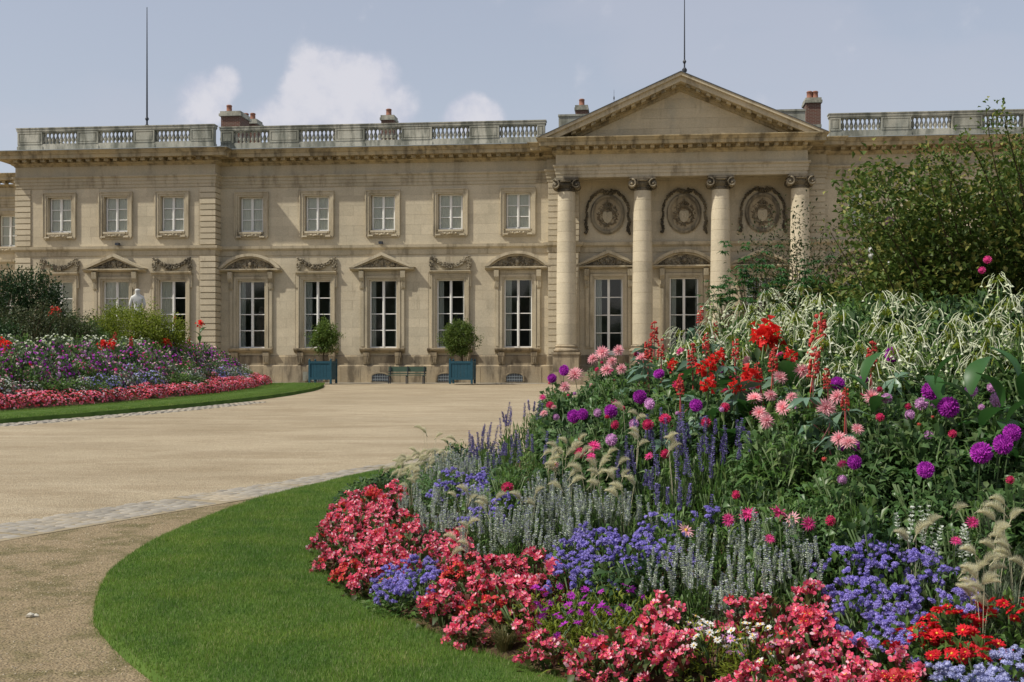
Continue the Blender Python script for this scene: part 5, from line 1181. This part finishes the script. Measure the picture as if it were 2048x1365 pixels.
# ---- named tall plants of the near bed, each one at its own place
def where(u, v):
    a = ['below the first portico column', 'below the first portico door', 'below the second column', 'right of the second column', 'below the third column', 'below the fourth column', 'in front of the rose bush', 'at the right edge'][min(7, int(max(0, (u - 1090) / 118)))]
    b = 'high' if v < 730 else 'halfway up' if v < 850 else 'low'
    return a, b
DH = {'P': (pinkD, 'pale pink spiky dahlia', 0.058), 'V': (purD, 'purple ball dahlia', .045), 'L': (lilD, 'lilac ball dahlia', .036), 'M': (magD, 'magenta spiky dahlia', .06), 'S': (mag2, 'pink and white striped dahlia', .06), 'R': (redD, 'small crimson dahlia', .032)}
heads_ = [(1205, 705, 30, 'P'), (1213, 740, 30, 'P'), (1150, 750, 34, 'P'), (1130, 774, 26, 'P'), (1186, 718, 26, 'P'), (1237, 701, 24, 'P'), (1283, 717, 28, 'P'), (1224, 723, 24, 'P'), (1243, 738, 24, 'P'), (1560, 756, 34, 'P'), (1604, 742, 36, 'P'), (1509, 797, 34, 'P'), (1541, 791, 28, 'P'), (1583, 794, 26, 'P'), (1566, 816, 32, 'P'), (1519, 826, 32, 'P'), (1533, 842, 34, 'P'), (1652, 816, 42, 'P'), (1675, 794, 34, 'P'), (1743, 794, 34, 'P'), (1715, 859, 26, 'P'), (1678, 877, 36, 'P'), (1697, 886, 38, 'P'),
 (1128, 741, 20, 'V'), (1104, 757, 18, 'V'), (1147, 833, 26, 'V'), (1165, 829, 20, 'V'), (1222, 823, 25, 'V'), (1195, 826, 17, 'L'), (1280, 794, 28, 'V'), (1299, 808, 22, 'L'), (1318, 748, 20, 'V'), (1392, 811, 26, 'V'), (1785, 710, 30, 'V'), (1675, 767, 28, 'V'), (1863, 783, 38, 'V'), (1897, 815, 38, 'V'), (1963, 906, 38, 'V'), (2006, 889, 38, 'V'), (2024, 866, 32, 'V'), (1851, 940, 32, 'V'), (1709, 925, 28, 'V'), (1843, 808, 24, 'L'), (1942, 782, 26, 'L'), (1995, 800, 28, 'L'), (1985, 775, 20, 'L'), (1773, 797, 20, 'L'),
 (1372, 1062, 36, 'S'), (1457, 1040, 26, 'M'), (1497, 1029, 34, 'M'), (1557, 1026, 34, 'M'), (1586, 1038, 32, 'S'), (1617, 1048, 30, 'M'), (1540, 1078, 22, 'M'),
 (1296, 850, 24, 'R'), (1661, 1042, 22, 'R'), (1188, 892, 26, 'M'), (1160, 906, 24, 'R'), (1182, 914, 22, 'M'), (1223, 880, 24, 'L'), (1330, 838, 24, 'R'), (1412, 845, 22, 'R'), (1472, 990, 18, 'R'), (1230, 850, 18, 'R'), (1330, 908, 20, 'R'), (1298, 913, 20, 'M'), (1268, 848, 20, 'L'), (1355, 770, 22, 'R'), (1450, 815, 20, 'R'), (1760, 835, 18, 'R'), (1905, 868, 18, 'R'), (1820, 830, 20, 'L'), (1945, 1045, 26, 'M'), (2020, 960, 20, 'R'), (1912, 1082, 22, 'M'), (1100, 810, 16, 'R'), (1085, 795, 16, 'M'), (1015, 975, 24, 'R'), (1110, 930, 20, 'S')]
plants_ = []
for (u, v, s_, t) in heads_:
    X, Y, Zz = hit(u, v); Y -= .06; X = (u - UC) / F * Y; Zz = (VH - v) / F * Y
    for p in plants_:
        if p['t'] == t and math.hypot(p['x'] - X, p['y'] - Y) < .42 and abs(p['v'] - v) < 60: p['h'].append((X, Y, Zz, s_)); break
    else: plants_.append({'t': t, 'x': X, 'y': Y, 'u': u, 'v': v, 'h': [(X, Y, Zz, s_)]})
num = ['', 'one bloom', 'two blooms', 'three blooms', 'four blooms', 'five blooms', 'six blooms', 'seven blooms', 'eight blooms', 'nine blooms']
used = set()
for p in plants_:
    me, nm, r0 = DH[p['t']]; X = sum(h[0] for h in p['h']) / len(p['h']); Y = sum(h[1] for h in p['h']) / len(p['h']) + .08; e = max(0, ebed(X, Y)); zs = gz(Y) + hsoil(e)
    o = thing('dahlia_plant', (X, Y, zs)); wa, wb = where(p['u'], p['v']); extra = ''
    tag(o, nm, 'dahlia'); RK['dahlia'].append((o, f"{nm} plant with {num[min(9, len(p['h']))]} {wb} in near bed", None, p['u']))
    for (hx, hy, hz, s_) in p['h']:
        q = (hx - X, hy - Y, hz - zs); st_ = MB().tube([(q[0] * .2, q[1] * .2, 0), (q[0] * .8, q[1] * .8 + .03, q[2] * .6), (q[0], q[1] + .02, q[2] - .01)], .005, 5, .003); ob('stem', st_.mesh('dahlia_stem', L['stem']), o)
        rad = s_ / F * hy / 2; m_ = random.choice([pinkD, pinkD2]) if p['t'] == 'P' else me
        ob('flower', m_, o, q, face_cam(), tuple(rad / r0 * 1.12 * q_ for q_ in (random.uniform(.9, 1.08), random.uniform(.9, 1.08), random.uniform(.75, 1.05))))
    hh = max(h[2] for h in p['h']) - zs
    ob('foliage', random.choice(FD), o, (0, .05, max(0, hh - .68)), (0, 0, random.random() * 6), (.9, .9, 1.1))
# castor plants
cas = [(1308, 655, 1.0), (1296, 694, .9), (1322, 690, .8), (1630, 668, 1.35), (1625, 720, .9), (1742, 705, .85), (1385, 705, .9), (1412, 678, .7), (1360, 760, .7), (1430, 650, .6), (1400, 620, .8), (1545, 712, .8), (1655, 748, .6), (1470, 690, .7), (1690, 790, .6), (1520, 735, .6)]
for i, (u, v, s_) in enumerate(cas):
    X, Y, Zz = hit(u, v + 40); Y -= .1; X = (u - UC) / F * Y; Zz = (VH - v - 20 * s_) / F * Y; e = max(0, ebed(X, Y)); zs = gz(Y) + hsoil(e)
    o = thing('castor_plant', (X, Y, zs)); wa, wb = where(u, v); tag(o, 'castor plant', 'castor plant'); RK['castor'].append((o, f"castor plant with {'tall' if s_ > .95 else 'short'} red spiky seed head {wb} in near bed", None, u))
    b = MB(); b.tube([(0, 0, 0), (.02, 0, (Zz - zs) * .5), (0, 0, Zz - zs - .02)], .009, 5, .006); ob('stem', b.mesh('castor_stem', L['redstem']), o)
    ob('seed_head', random.choice(CAS), o, (0, 0, Zz - zs - .06), (random.uniform(-.15, .15), random.uniform(-.15, .15), random.random() * 6), (s_,) * 3)
    for k in range(4):
        a = random.random() * 6.28; ob('leaf', PLF, o, (.16 * math.cos(a), .16 * math.sin(a) - .05, Zz - zs - .12 - k * .09), (random.uniform(-.2, .9), random.uniform(-.3, .3), a), (random.uniform(.8, 1.2),) * 3)
# cannas
can = [(1530, 668, 1.35), (1415, 735, .9), (1438, 715, .7), (1500, 757, .95), (1580, 712, .6), (1418, 770, .7), (1345, 730, .5), (1470, 775, .55)]
for i, (u, v, s_) in enumerate(can):
    X, Y, Zz = hit(u, v + 20); Y -= .15; X = (u - UC) / F * Y; Zz = (VH - v) / F * Y; e = max(0, ebed(X, Y)); zs = gz(Y) + hsoil(e)
    o = thing('canna_plant', (X, Y, zs)); wa, wb = where(u, v); tag(o, f"canna with {['huge ruffled', 'large', 'small', 'large open', 'dark', 'small drooping', 'tiny', 'half open'][i]} scarlet bloom in the near bed", 'canna')
    for k in range(2 if s_ > 1 else 1): ob('flower', CAN[k % 2], o, (random.uniform(-.03, .03) * k, 0, Zz - zs - .06 * k), (random.uniform(-.2, .2), 0, random.random() * 6), (s_ * .95,) * 3)
    for k in range(4): a = random.random() * 6.28; ob('leaf', BLF, o, (0, 0, Zz - zs - .35 - k * .12), (0, -1.0 + random.uniform(-.2, .3), a), (random.uniform(.7, 1.1),) * 3)
for i, (u, v, s_, rz) in enumerate([(1930, 790, .8, .6), (2025, 770, .8, 2.4), (1860, 770, .7, -.5), (1990, 815, .7, 3.3), (1720, 765, .7, .4)]):
    X, Y, Zz = hit(u, v + 30); Y -= .1; zs = gz(Y) + hsoil(max(0, ebed(X, Y))); o = thing('canna_plant', (X, Y, zs)); tag(o, f"flowerless broad leaved canna {['behind the tallest purple dahlias', 'at the right picture edge', 'in front of the rose bush', 'low at the right edge', 'right of the tall castor'][i]}", 'canna')
    for k in range(5): ob('leaf', BLF, o, (.03 * k, 0, (VH - v) / F * Y - zs - .1 * k), (0, -1.1 + .25 * k, rz + k * 2.2), (s_,) * 3)
# flowering tobacco
nic = [(1440, 600), (1478, 618), (1535, 592), (1395, 640), (1360, 668), (1600, 580), (1640, 604), (1700, 604), (1760, 596), (1680, 640), (1812, 600), (1850, 630), (1905, 655), (1995, 562), (2020, 610), (1960, 690), (1500, 650), (1650, 690), (1590, 640), (1740, 650), (1800, 660), (1560, 620), (1420, 660), (1880, 700), (1935, 640), (1720, 700), (1790, 705), (1610, 670), (2040, 660), (1985, 650), (1840, 680), (1460, 570)]
nic = [q for i, q in enumerate(nic) if i % 4 != 3]
for i, (u, v) in enumerate(nic):
    X, Y, Zz = hit(u, v + 35); Y += random.uniform(-.25, .1); X = (u - UC) / F * Y; Zz = (VH - v) / F * Y; zs = gz(Y) + hsoil(max(0, ebed(X, Y)))
    o = thing('tobacco_plant', (X, Y, zs)); tag(o, 'flowering tobacco', 'flowering tobacco', 'white flowering tobacco plants in the near bed'); RK['nic'].append((o, ('tall' if v < 625 else 'lower') + ' white flowering tobacco of the near bed', None, u))
    for k in range(3):
        ob('flower_umbel', NIC[(i + k) % 3], o, (random.uniform(-.2, .2) * (k > 0), random.uniform(-.15, .1) * (k > 0), Zz - zs - .13 * k), (random.uniform(-.2, .2), random.uniform(-.2, .2), random.random() * 6), (random.uniform(.95, 1.3),) * 3)
    ob('foliage', FG[0] if i % 2 else FG[2], o, (0, 0.04, max(.1, Zz - zs - .52)), (0, 0, random.random() * 6), (1, 1, 1.0))
# fountain grass plumes that stand clear
for i, (u, v) in enumerate([(800, 920), (835, 905), (930, 985), (925, 1050), (925, 1085), (990, 1000), (1060, 990), (1100, 925), (1125, 890), (1140, 955), (1180, 935), (1215, 950), (1250, 970), (1265, 870), (1350, 880), (1260, 820), (1950, 1160), (1970, 1110), (1990, 1070), (2010, 1010), (2030, 1100), (1830, 1055), (905, 880), (860, 860), (1965, 1180), (820, 960)]):
    X, Y, Zz = hit(u, v + 12); Y -= .12; X = (u - UC) / F * Y; Zz = (VH - v) / F * Y; zs = gz(Y) + hsoil(max(0, ebed(X, Y)))
    o = thing('fountain_grass', (X, Y, zs)); tag(o, 'fountain grass', 'grass', 'fountain grasses in the near bed'); RK['plume'].append((o, 'fountain grass with three pale bottlebrush plumes clear of the near bed', None, u))
    H = Zz - zs; b = MB()
    for k in range(3):
        dx, dy, dz = random.uniform(-.08, .08), random.uniform(-.05, .05), -k * .04; sgn = -1 if random.random() < .75 else 1
        b.tube([(0, 0, 0), (dx * .5, dy * .5, H * .6), (dx, dy, H + dz)], .0015, 4); ob('plume', PLM[k % 2], o, (dx, dy, H + dz), (random.uniform(-.2, .2), random.uniform(.3, .8), 0 if sgn > 0 else math.pi), (random.uniform(.8, 1.05),) * 3)
    ob('stem', b.mesh('plume_stem', L['plume']), o); ob('tuft', TUFTG, o, (0, 0, 0), (0, 0, 1.0 * i), (.9, .9, max(.3, H * .9) / .42))
for q in RK.values(): rank_labels(q, '')
# whorled shrub, twiggy shrub, rose bush
def whorl(n):
    G = []
    for _ in range(n):
        c_ = R.randn(3) * [.30, .25, .26]; k = 13; a = R.rand(k) * 6.283; d = np.stack([np.cos(a), np.sin(a), .5 * R.rand(k) - .15], 1); V, T = leaves(np.tile(c_, (k, 1)), d, .12 * (.8 + .4 * R.rand(k)), .032, .15, .35); G.append((V, T, 0))
    b = MB()
    for i in range(14): q = R.randn(3) * [.25, .2, .2]; b.tube([(0, 0, -1.4), (q[0] * .5, q[1] * .5, -.5), tuple(q)], .01, 4, .005)
    return mk('whorled_foliage', G, [L['canna']]), b.mesh('whorled_branch', L['bark'])
wf = whorl(70)
for i, (u, v, s_) in enumerate([(1508, 556, .66), (1450, 592, .42), (1622, 578, .6)]):
    Y = 12.6; add_bush('leafy_shrub', wf, ((u - UC) / F * Y, Y, (VH - v) / F * Y), i * 2.0, ['bright green shrub with whorled leaves in front of the third column', 'small whorled shrub at the foot of the third column, left of its larger neighbour', 'whorled green shrub at the foot of the fourth column'][i], 'shrub', (s_,) * 3)
tf = bush_mesh('twiggy', L['olive'], 420, 11, .16, .045, .022, (.75, .6, 1.0), .25, .2, twig=.006)
add_bush('twiggy_shrub', tf, (2.95 * 13.4 / 12.5 + .1, 13.6, .75), 0, 'grey green twiggy shrub left of the rose bush beside the fourth column', 'shrub')
rf = bush_mesh('rose', L['rose'], 5600, 34, .27, .08, .052, (3.6, 2.7, 2.0), .22, .58, twig=.012)
rose = add_bush('rose_bush', rf, (6.85, 13.0, .25), 0, 'huge rambling rose bush with yellowish green leaves filling the right of the picture', 'rose bush')
b = MB(); LP, LDr = [], []
for (u0, v0, u1, v1, bend) in [(1990, 330, 1955, 228, -.2), (2010, 300, 2100, 235, .2), (1860, 400, 1840, 320, .1), (1800, 440, 1745, 345, -.2), (1790, 470, 1665, 385, .1), (1900, 360, 1840, 312, .3), (1960, 330, 1905, 290, .2), (1750, 500, 1680, 440, .1), (1730, 560, 1650, 470, -.1), (1880, 380, 1905, 300, .1), (2020, 310, 1990, 240, .1)]:
    Y = 11.4; p0 = np.array([(u0 - UC) / F * Y, Y, (VH - v0) / F * Y]); p1 = np.array([(u1 - UC) / F * Y, Y - .2, (VH - v1) / F * Y]); p00 = p0 + [.4, .5, -.5]; n = 14; pts = []
    for i in range(n):
        t = i / (n - 1); q = (1 - t) ** 2 * p00 + 2 * t * (1 - t) * (p0 + [0, 0, bend]) + t * t * p1; pts.append(tuple(q))
        if t > .25:
            for _ in range(16): LP.append(q + R.randn(3) * .055); LDr.append(R.randn(3) + [0, 0, .3])
    b.tube(pts, .009, 5, .003)
V, T = leaves(np.array(LP), np.array(LDr), .05, .03); ob('cane', b.mesh('rose_cane', L['bark']), rose).matrix_parent_inverse = Matrix.Translation((-6.85, -13.0, -.25)); ob('cane_leaves', mk('cane_leaves', [(V, T, 0)], [L['rose']]), rose).matrix_parent_inverse = Matrix.Translation((-6.85, -13.0, -.25))
rosem = {'pink': ball('rose_bloom_pink', L['lilac'], .05, 60), 'white': ball('rose_bloom_white', L['whitep'], .04, 50), 'red': ball('rose_bloom_red', L['magenta'], .045, 60)}
for (u, v, c_, s_) in [(1780, 443, 'pink', 1.1), (1742, 500, 'white', .8), (1742, 512, 'white', .8), (1975, 520, 'red', .9), (1964, 541, 'red', .8), (1778, 527, 'white', .6), (1980, 645, 'red', .9)]:
    Y = 12.3 if u < 1800 else 10.9; o = ob('bloom', rosem[c_], rose, ((u - UC) / F * Y, Y, (VH - v) / F * Y), (1.2, 0, 0), (s_,) * 3); o.matrix_parent_inverse = Matrix.Translation((-6.85, -13.0, -.25))
# ------------------------------------------------------------------ far bed
FR = []
def mound(name, leaf, n, r, h, fl, nf, fs, L_=.10, W_=.05, lo=.3):
    P, d = dome_pts(n, r, h, .4); V, T = leaves(P, d + R.randn(n, 3) * .7, L_, W_, .2, .1); G = [(V, T, 0)]
    for k, (m_, w_) in enumerate(fl):
        k_ = int(nf * w_); P, d = dome_pts(k_, r, h, .93); P += d * .03
        for j in range(k_):
            b = 5; a = np.arange(b) * 6.283 / b; t = np.cross(d[j], [.2, .3, .9]); t /= np.linalg.norm(t); s_ = np.cross(d[j], t); V = np.concatenate([[P[j] + d[j] * fs * .4], P[j] + (t[None] * np.cos(a)[:, None] + s_[None] * np.sin(a)[:, None]) * fs * (.8 + .4 * R.rand(b))[:, None]])
            G.append((V, np.array([(0, 1 + q, 1 + (q + 1) % b) for q in range(b)]), k + 1))
    return mk(name, G, [leaf] + [q[0] for q in fl])
FM = {
 'begL': [mound('far_begonia', L['bronze'], 100, .33, .36, [(L['coral'], .55), (L['redbeg'], .45)], 105, .034, .07, .05) for _ in range(3)],
 'lilL': [mound('far_ageratum', L['green'], 160, .34, .4, [(L['ager'], .7), (L['ager2'], .3)], 60, .03, .08, .04) for _ in range(2)],
 'silL': [mound('far_silver', L['grey'], 260, .36, .46, [(L['silver'], .8), (L['pink'], .2)], 70, .028, .12, .02) for _ in range(2)],
 'dahL': [mound('far_dahlia', L['dahl'], 230, .4, .7, [(L['purple'], .6), (L['lilac'], .4)], 27, .055), mound('far_dahlia_b', L['dahl'], 230, .4, .7, [(L['pink'], .6), (L['magenta'], .4)], 26, .052), mound('far_dahlia_c', L['dkgreen'], 240, .42, .72, [(L['lilac'], .4), (L['purple'], .4), (L['red'], .2)], 22, .05), mound('far_dahlia_d', L['green'], 260, .42, .7, [(L['magenta'], 1.0)], 12, .045)],
 'nicL': [mound('far_tobacco', L['grey'], 260, .38, .8, [(L['nico'], 1.0)], 60, .045, .14, .03)],
 'grnL': [mound('far_leafy', L['green'], 320, .5, .9, [(L['nico'], 1.0)], 4, .04, .12, .06), mound('far_leafy_b', L['olive'], 320, .5, .9, [(L['lilac'], 1.0)], 3, .04, .12, .05)],
}
LABL = {'begL': ('begonia_plant', 'red pink begonia mound edging the far bed', 'begonia', 'pink begonias edging the far bed'), 'lilL': ('ageratum_plant', 'blue ageratum mound just behind the far begonias', 'ageratum', 'blue ageratums in the far bed'), 'silL': ('silver_salvia', 'silvery leaved mound just behind the far begonias', 'plant', 'silvery plants in the far bed'),
 'dahL': ('dahlia_plant', 'dahlia with small purple or pink flowers in the middle of the far bed', 'dahlia', 'dahlias in the far bed'), 'nicL': ('tobacco_plant', 'white flowering tobacco along the top of the far bed', 'flowering tobacco', 'white tobacco plants in the far bed'), 'grnL': ('leafy_plant', 'leafy green plant at the back of the far bed', 'plant', 'green plants in the far bed')}
BASL = {'begL': 'red pink begonia mound', 'lilL': 'blue ageratum mound', 'silL': 'silvery leaved mound', 'dahL': 'dahlia with purple or pink flowers', 'nicL': 'white flowering tobacco', 'grnL': 'leafy green plant'}
cl = {}
Y = 25.0
while Y < 58.4:
    for j in range(9):
        e = .12 + j * .46 + random.uniform(-.08, .08); rr = 54.8 - e; yy = Y + random.uniform(-.12, .12)
        X = -66 + math.sqrt(max(0, rr * rr - (yy - 50) ** 2)); ee = eleft(X, yy)
        if ee < .05: continue
        u, _ = proj(X, yy, 0)
        if u < -60: continue
        nzv = math.sin(yy * .9 + j) + math.sin(yy * .37)
        n2 = math.sin(yy * 1.7 + j * 2.3) + math.sin(yy * .61 + j); k = 'begL' if ee < .75 + .22 * math.sin(yy * .8) else ('lilL' if n2 > .45 else 'silL' if n2 > -.7 else 'grnL') if ee < 1.45 else 'dahL' if ee < 3.0 else ('nicL' if ee < 3.6 else 'grnL')
        if k == 'begL' and abs(nzv) < .16: continue
        if cl.get(k, 0) >= 295: continue
        cl[k] = cl.get(k, 0) + 1; H = hcanL(ee) - hsoilL(ee); pk = math.sin(yy * 1.1 + j * .9) + math.sin(yy * .45 - j * 1.3); me = FM[k][int(abs(pk) * 1.7 + .3 * random.random()) % len(FM[k])]; h0 = {'begL': .38, 'lilL': .4, 'silL': .46, 'dahL': .7, 'nicL': .8, 'grnL': .9}[k]
        zoff = hsoilL(ee); sc_ = random.uniform(.9, 1.2); o = ob(nm := LABL[k][0], me, None, (X, yy, gz(yy) + zoff), (0, 0, random.random() * 6), (sc_, sc_, max(.5, H / h0) * random.uniform(.9, 1.15))); tag(o, *LABL[k][1:]); FR.append((o, BASL[k], min(j, 8), u))
    Y += .52
rank_labels(FR, ' of the far bed')
print('far', cl)
# red cannas and castors standing in the far bed
for i, (u, v, c_) in enumerate([(8, 690, 'c'), (205, 690, 'c'), (222, 692, 'c'), (230, 675, 's'), (262, 685, 's'), (333, 685, 'c'), (350, 640, 's'), (400, 648, 'c'), (378, 685, 's'), (108, 622, 'c'), (118, 625, 's')]):
    X, Y, Zz = hit(u, v + 6, True); zs = gz(Y) + hsoilL(max(0, eleft(X, Y))); Zz = (VH - v) / F * Y; o = thing('canna_plant' if c_ == 'c' else 'castor_plant', (X, Y, zs))
    tag(o, ('scarlet canna bloom' if c_ == 'c' else 'red castor seed spike') + ' rising above the far bed, ' + ['at the left picture edge', 'left of a pair below the bright bush', 'right of a pair below the bright bush', 'left of the bright bush foot', 'under the bright bush', 'below the half dark window', 'beside the half dark window', 'before the corner quoins', 'right of the bright bush, low', 'against the dark bush', 'right of the dark bush, small'][i], 'canna' if c_ == 'c' else 'castor plant')
    if c_ == 'c': ob('flower', CAN[i % 2], o, (0, 0, Zz - zs), (0, 0, i), (2.0,) * 3)
    else: ob('seed_head', CAS[i % 2], o, (0, 0, Zz - zs - .2), (0, 0, i), (1.7,) * 3)
    for k in range(3): ob('leaf', PLF if c_ == 's' else BLF, o, (0, 0, Zz - zs - .45 - .2 * k), (.3, 0 if c_ == 's' else -.9, k * 2.1 + i), (2.0 if c_ == 's' else 1.2,) * 3)
def fbush(name, mat, u, v0, v1, wpx, Y, label, clumps, per, L_, W_, lump=.2, dep=1.0, cat='bush'):
    rx = wpx / F * Y / 2; zt = (VH - v0) / F * Y; zb_ = (VH - v1) / F * Y; rz = (zt - zb_) / 1.7
    me = bush_mesh(name, mat, clumps, per, .3, L_, W_, (rx, rx * dep, rz), lump, .5, twig=.02); add_bush('bush', me, ((u - UC) / F * Y, Y, zt - rz * 1.05), 0, label, cat)
fbush('dark_bush', L['dkgreen'], 45, 540, 720, 185, 47, 'dark green rounded bush at the left edge behind the far bed', 620, 30, .15, .06)
fbush('olive_bush', L['olive'], 70, 618, 715, 220, 45, 'olive green rose bush in front of the dark bush', 500, 28, .11, .05, .28)
fbush('mid_bush', L['green'], 160, 645, 715, 100, 46.5, 'loose green bush between the dark bush and the bright bush', 300, 26, .11, .05, .3)
fbush('bright_bush', L['yellow'], 258, 617, 712, 150, 49, 'bright yellow green bush in front of the statue', 520, 30, .12, .05, .16)
fbush('small_bush', L['yellow'], 345, 640, 712, 46, 49.5, 'small yellow green bush right of the bright bush', 120, 26, .11, .05, .25)
fbush('low_dark_bush', L['dkgreen'], -15, 640, 740, 110, 42, 'low dark bush cut by the left picture edge', 220, 26, .13, .06, .2)
Yt = 44.0; gtuf = grass_tuft('tall_grass', L['grey'], 320, 1.7, 1.0, .012)
tag(ob('tall_grass', gtuf, None, ((135 - UC) / F * Yt, Yt, .0 - .3)), 'grey green tall grass clump left of the bright bush', 'grass')
for i, u in enumerate((160, 185)):
    o = ob('tall_grass', gtuf, None, ((u - UC) / F * 44.5, 44.5, -.35), (0, 0, 2 + i), (.6, .6, .7)); tag(o, ['smaller grey green grass clump beside the tall one', 'last grey green grass clump before the bright bush'][i], 'grass')
b = MB(); b.mi = 0
for i in range(520):
    x = random.uniform(-170, 170); h = random.uniform(9, 19) ; b.blob((x, -95 + random.uniform(-14, 14), gz(-95) + h * random.random()), random.uniform(3, 6), .35)
stuff(tag(ob('park_trees', b.mesh('park_trees', L['dkgreen'])), 'dense belt of park trees far across the garden opposite the palace', 'trees'))
# ------------------------------------------------------------------ orange trees in tubs
def tub(s_, d):
    e = thing('planter', tuple(wl_(s_, d, 0.02)), -TH + .0)
    hw_ = .6
    def bb_(name, x0, x1, y0, y1, z0, z1, mat=M['tub']): return ob(name, MB().box(x0, x1, -y1, -y0, z0, z1).mesh('planter_' + name, mat), e)
    for x in (-1, 1):
        for y in (-1, 1): bb_('post', *sorted((x * (hw_ - .1), x * hw_)), *sorted((y * (hw_ - .1), y * hw_)), 0, 1.18)
    for i in range(6):
        w_ = (2 * hw_ - .2) / 6; x0 = -hw_ + .1 + i * w_; bb_('plank', x0 + .004, x0 + w_ - .004, -hw_ + .03, -hw_ + .06, .2, 1.1); bb_('plank', hw_ - .06, hw_ - .03, x0 + .004, x0 + w_ - .004, .2, 1.1); bb_('plank', -hw_ + .03, -hw_ + .06, x0 + .004, x0 + w_ - .004, .2, 1.1); bb_('plank', x0 + .004, x0 + w_ - .004, hw_ - .06, hw_ - .03, .2, 1.1)
    for z in (.2, 1.02):
        for y in (-1, 1): bb_('rail', -hw_ + .1, hw_ - .1, *sorted((y * (hw_ - .03), y * (hw_ - .005))), z, z + .12); bb_('rail', *sorted((y * (hw_ - .03), y * (hw_ - .005))), -hw_ + .1, hw_ - .1, z, z + .12)
    for x in (-1, 1): 
        for y in (-1, 1): ob('knob', MB().lathe([(.03, 0), (.05, .04), (.03, .08)], seg=8).mesh('knob', M['tub']), e, (x * (hw_ - .05), y * (hw_ - .05), 1.18))
    bb_('soil', -hw_ + .06, hw_ - .06, -hw_ + .06, hw_ - .06, .9, 1.02, M['soil']); return e
def orange(s_, d, rx, rz, zc, seed, label, off):
    p = wl_(s_, d, 1.04); e = thing('orange_tree', tuple(p)); tag(e, label, 'tree')
    f, t = bush_mesh('orange_crown' + str(seed), L['orange_leaf'], 260 if seed else 190, 26, .2, .12, .055, (rx, rx * .9, rz), .26, .25, twig=.012); ob('crown', f, e, (off, 0, zc)); ob('branch', t, e, (off, 0, zc))
    ob('trunk', MB().tube([(.05, 0, -.1), (.02, 0, .4), (off, 0, .8), (off, 0, zc)], .05, 8, .03).mesh('trunk', L['bark']), e)
dt = 2.6
t1 = tub(SU(646, dt), dt); tag(t1, 'blue wooden square planter nearest the tip of the far lawn', 'planter'); t2 = tub(SU(925, dt), dt); tag(t2, 'blue wooden square planter right of the bench', 'planter')
orange(SU(646, dt), dt, .68, .85, 1.35, 0, 'sparse orange tree in the left blue planter', 0.08); orange(SU(923, dt), dt, .86, .88, 1.25, 1, 'round bushy orange tree in the right blue planter', -.1)
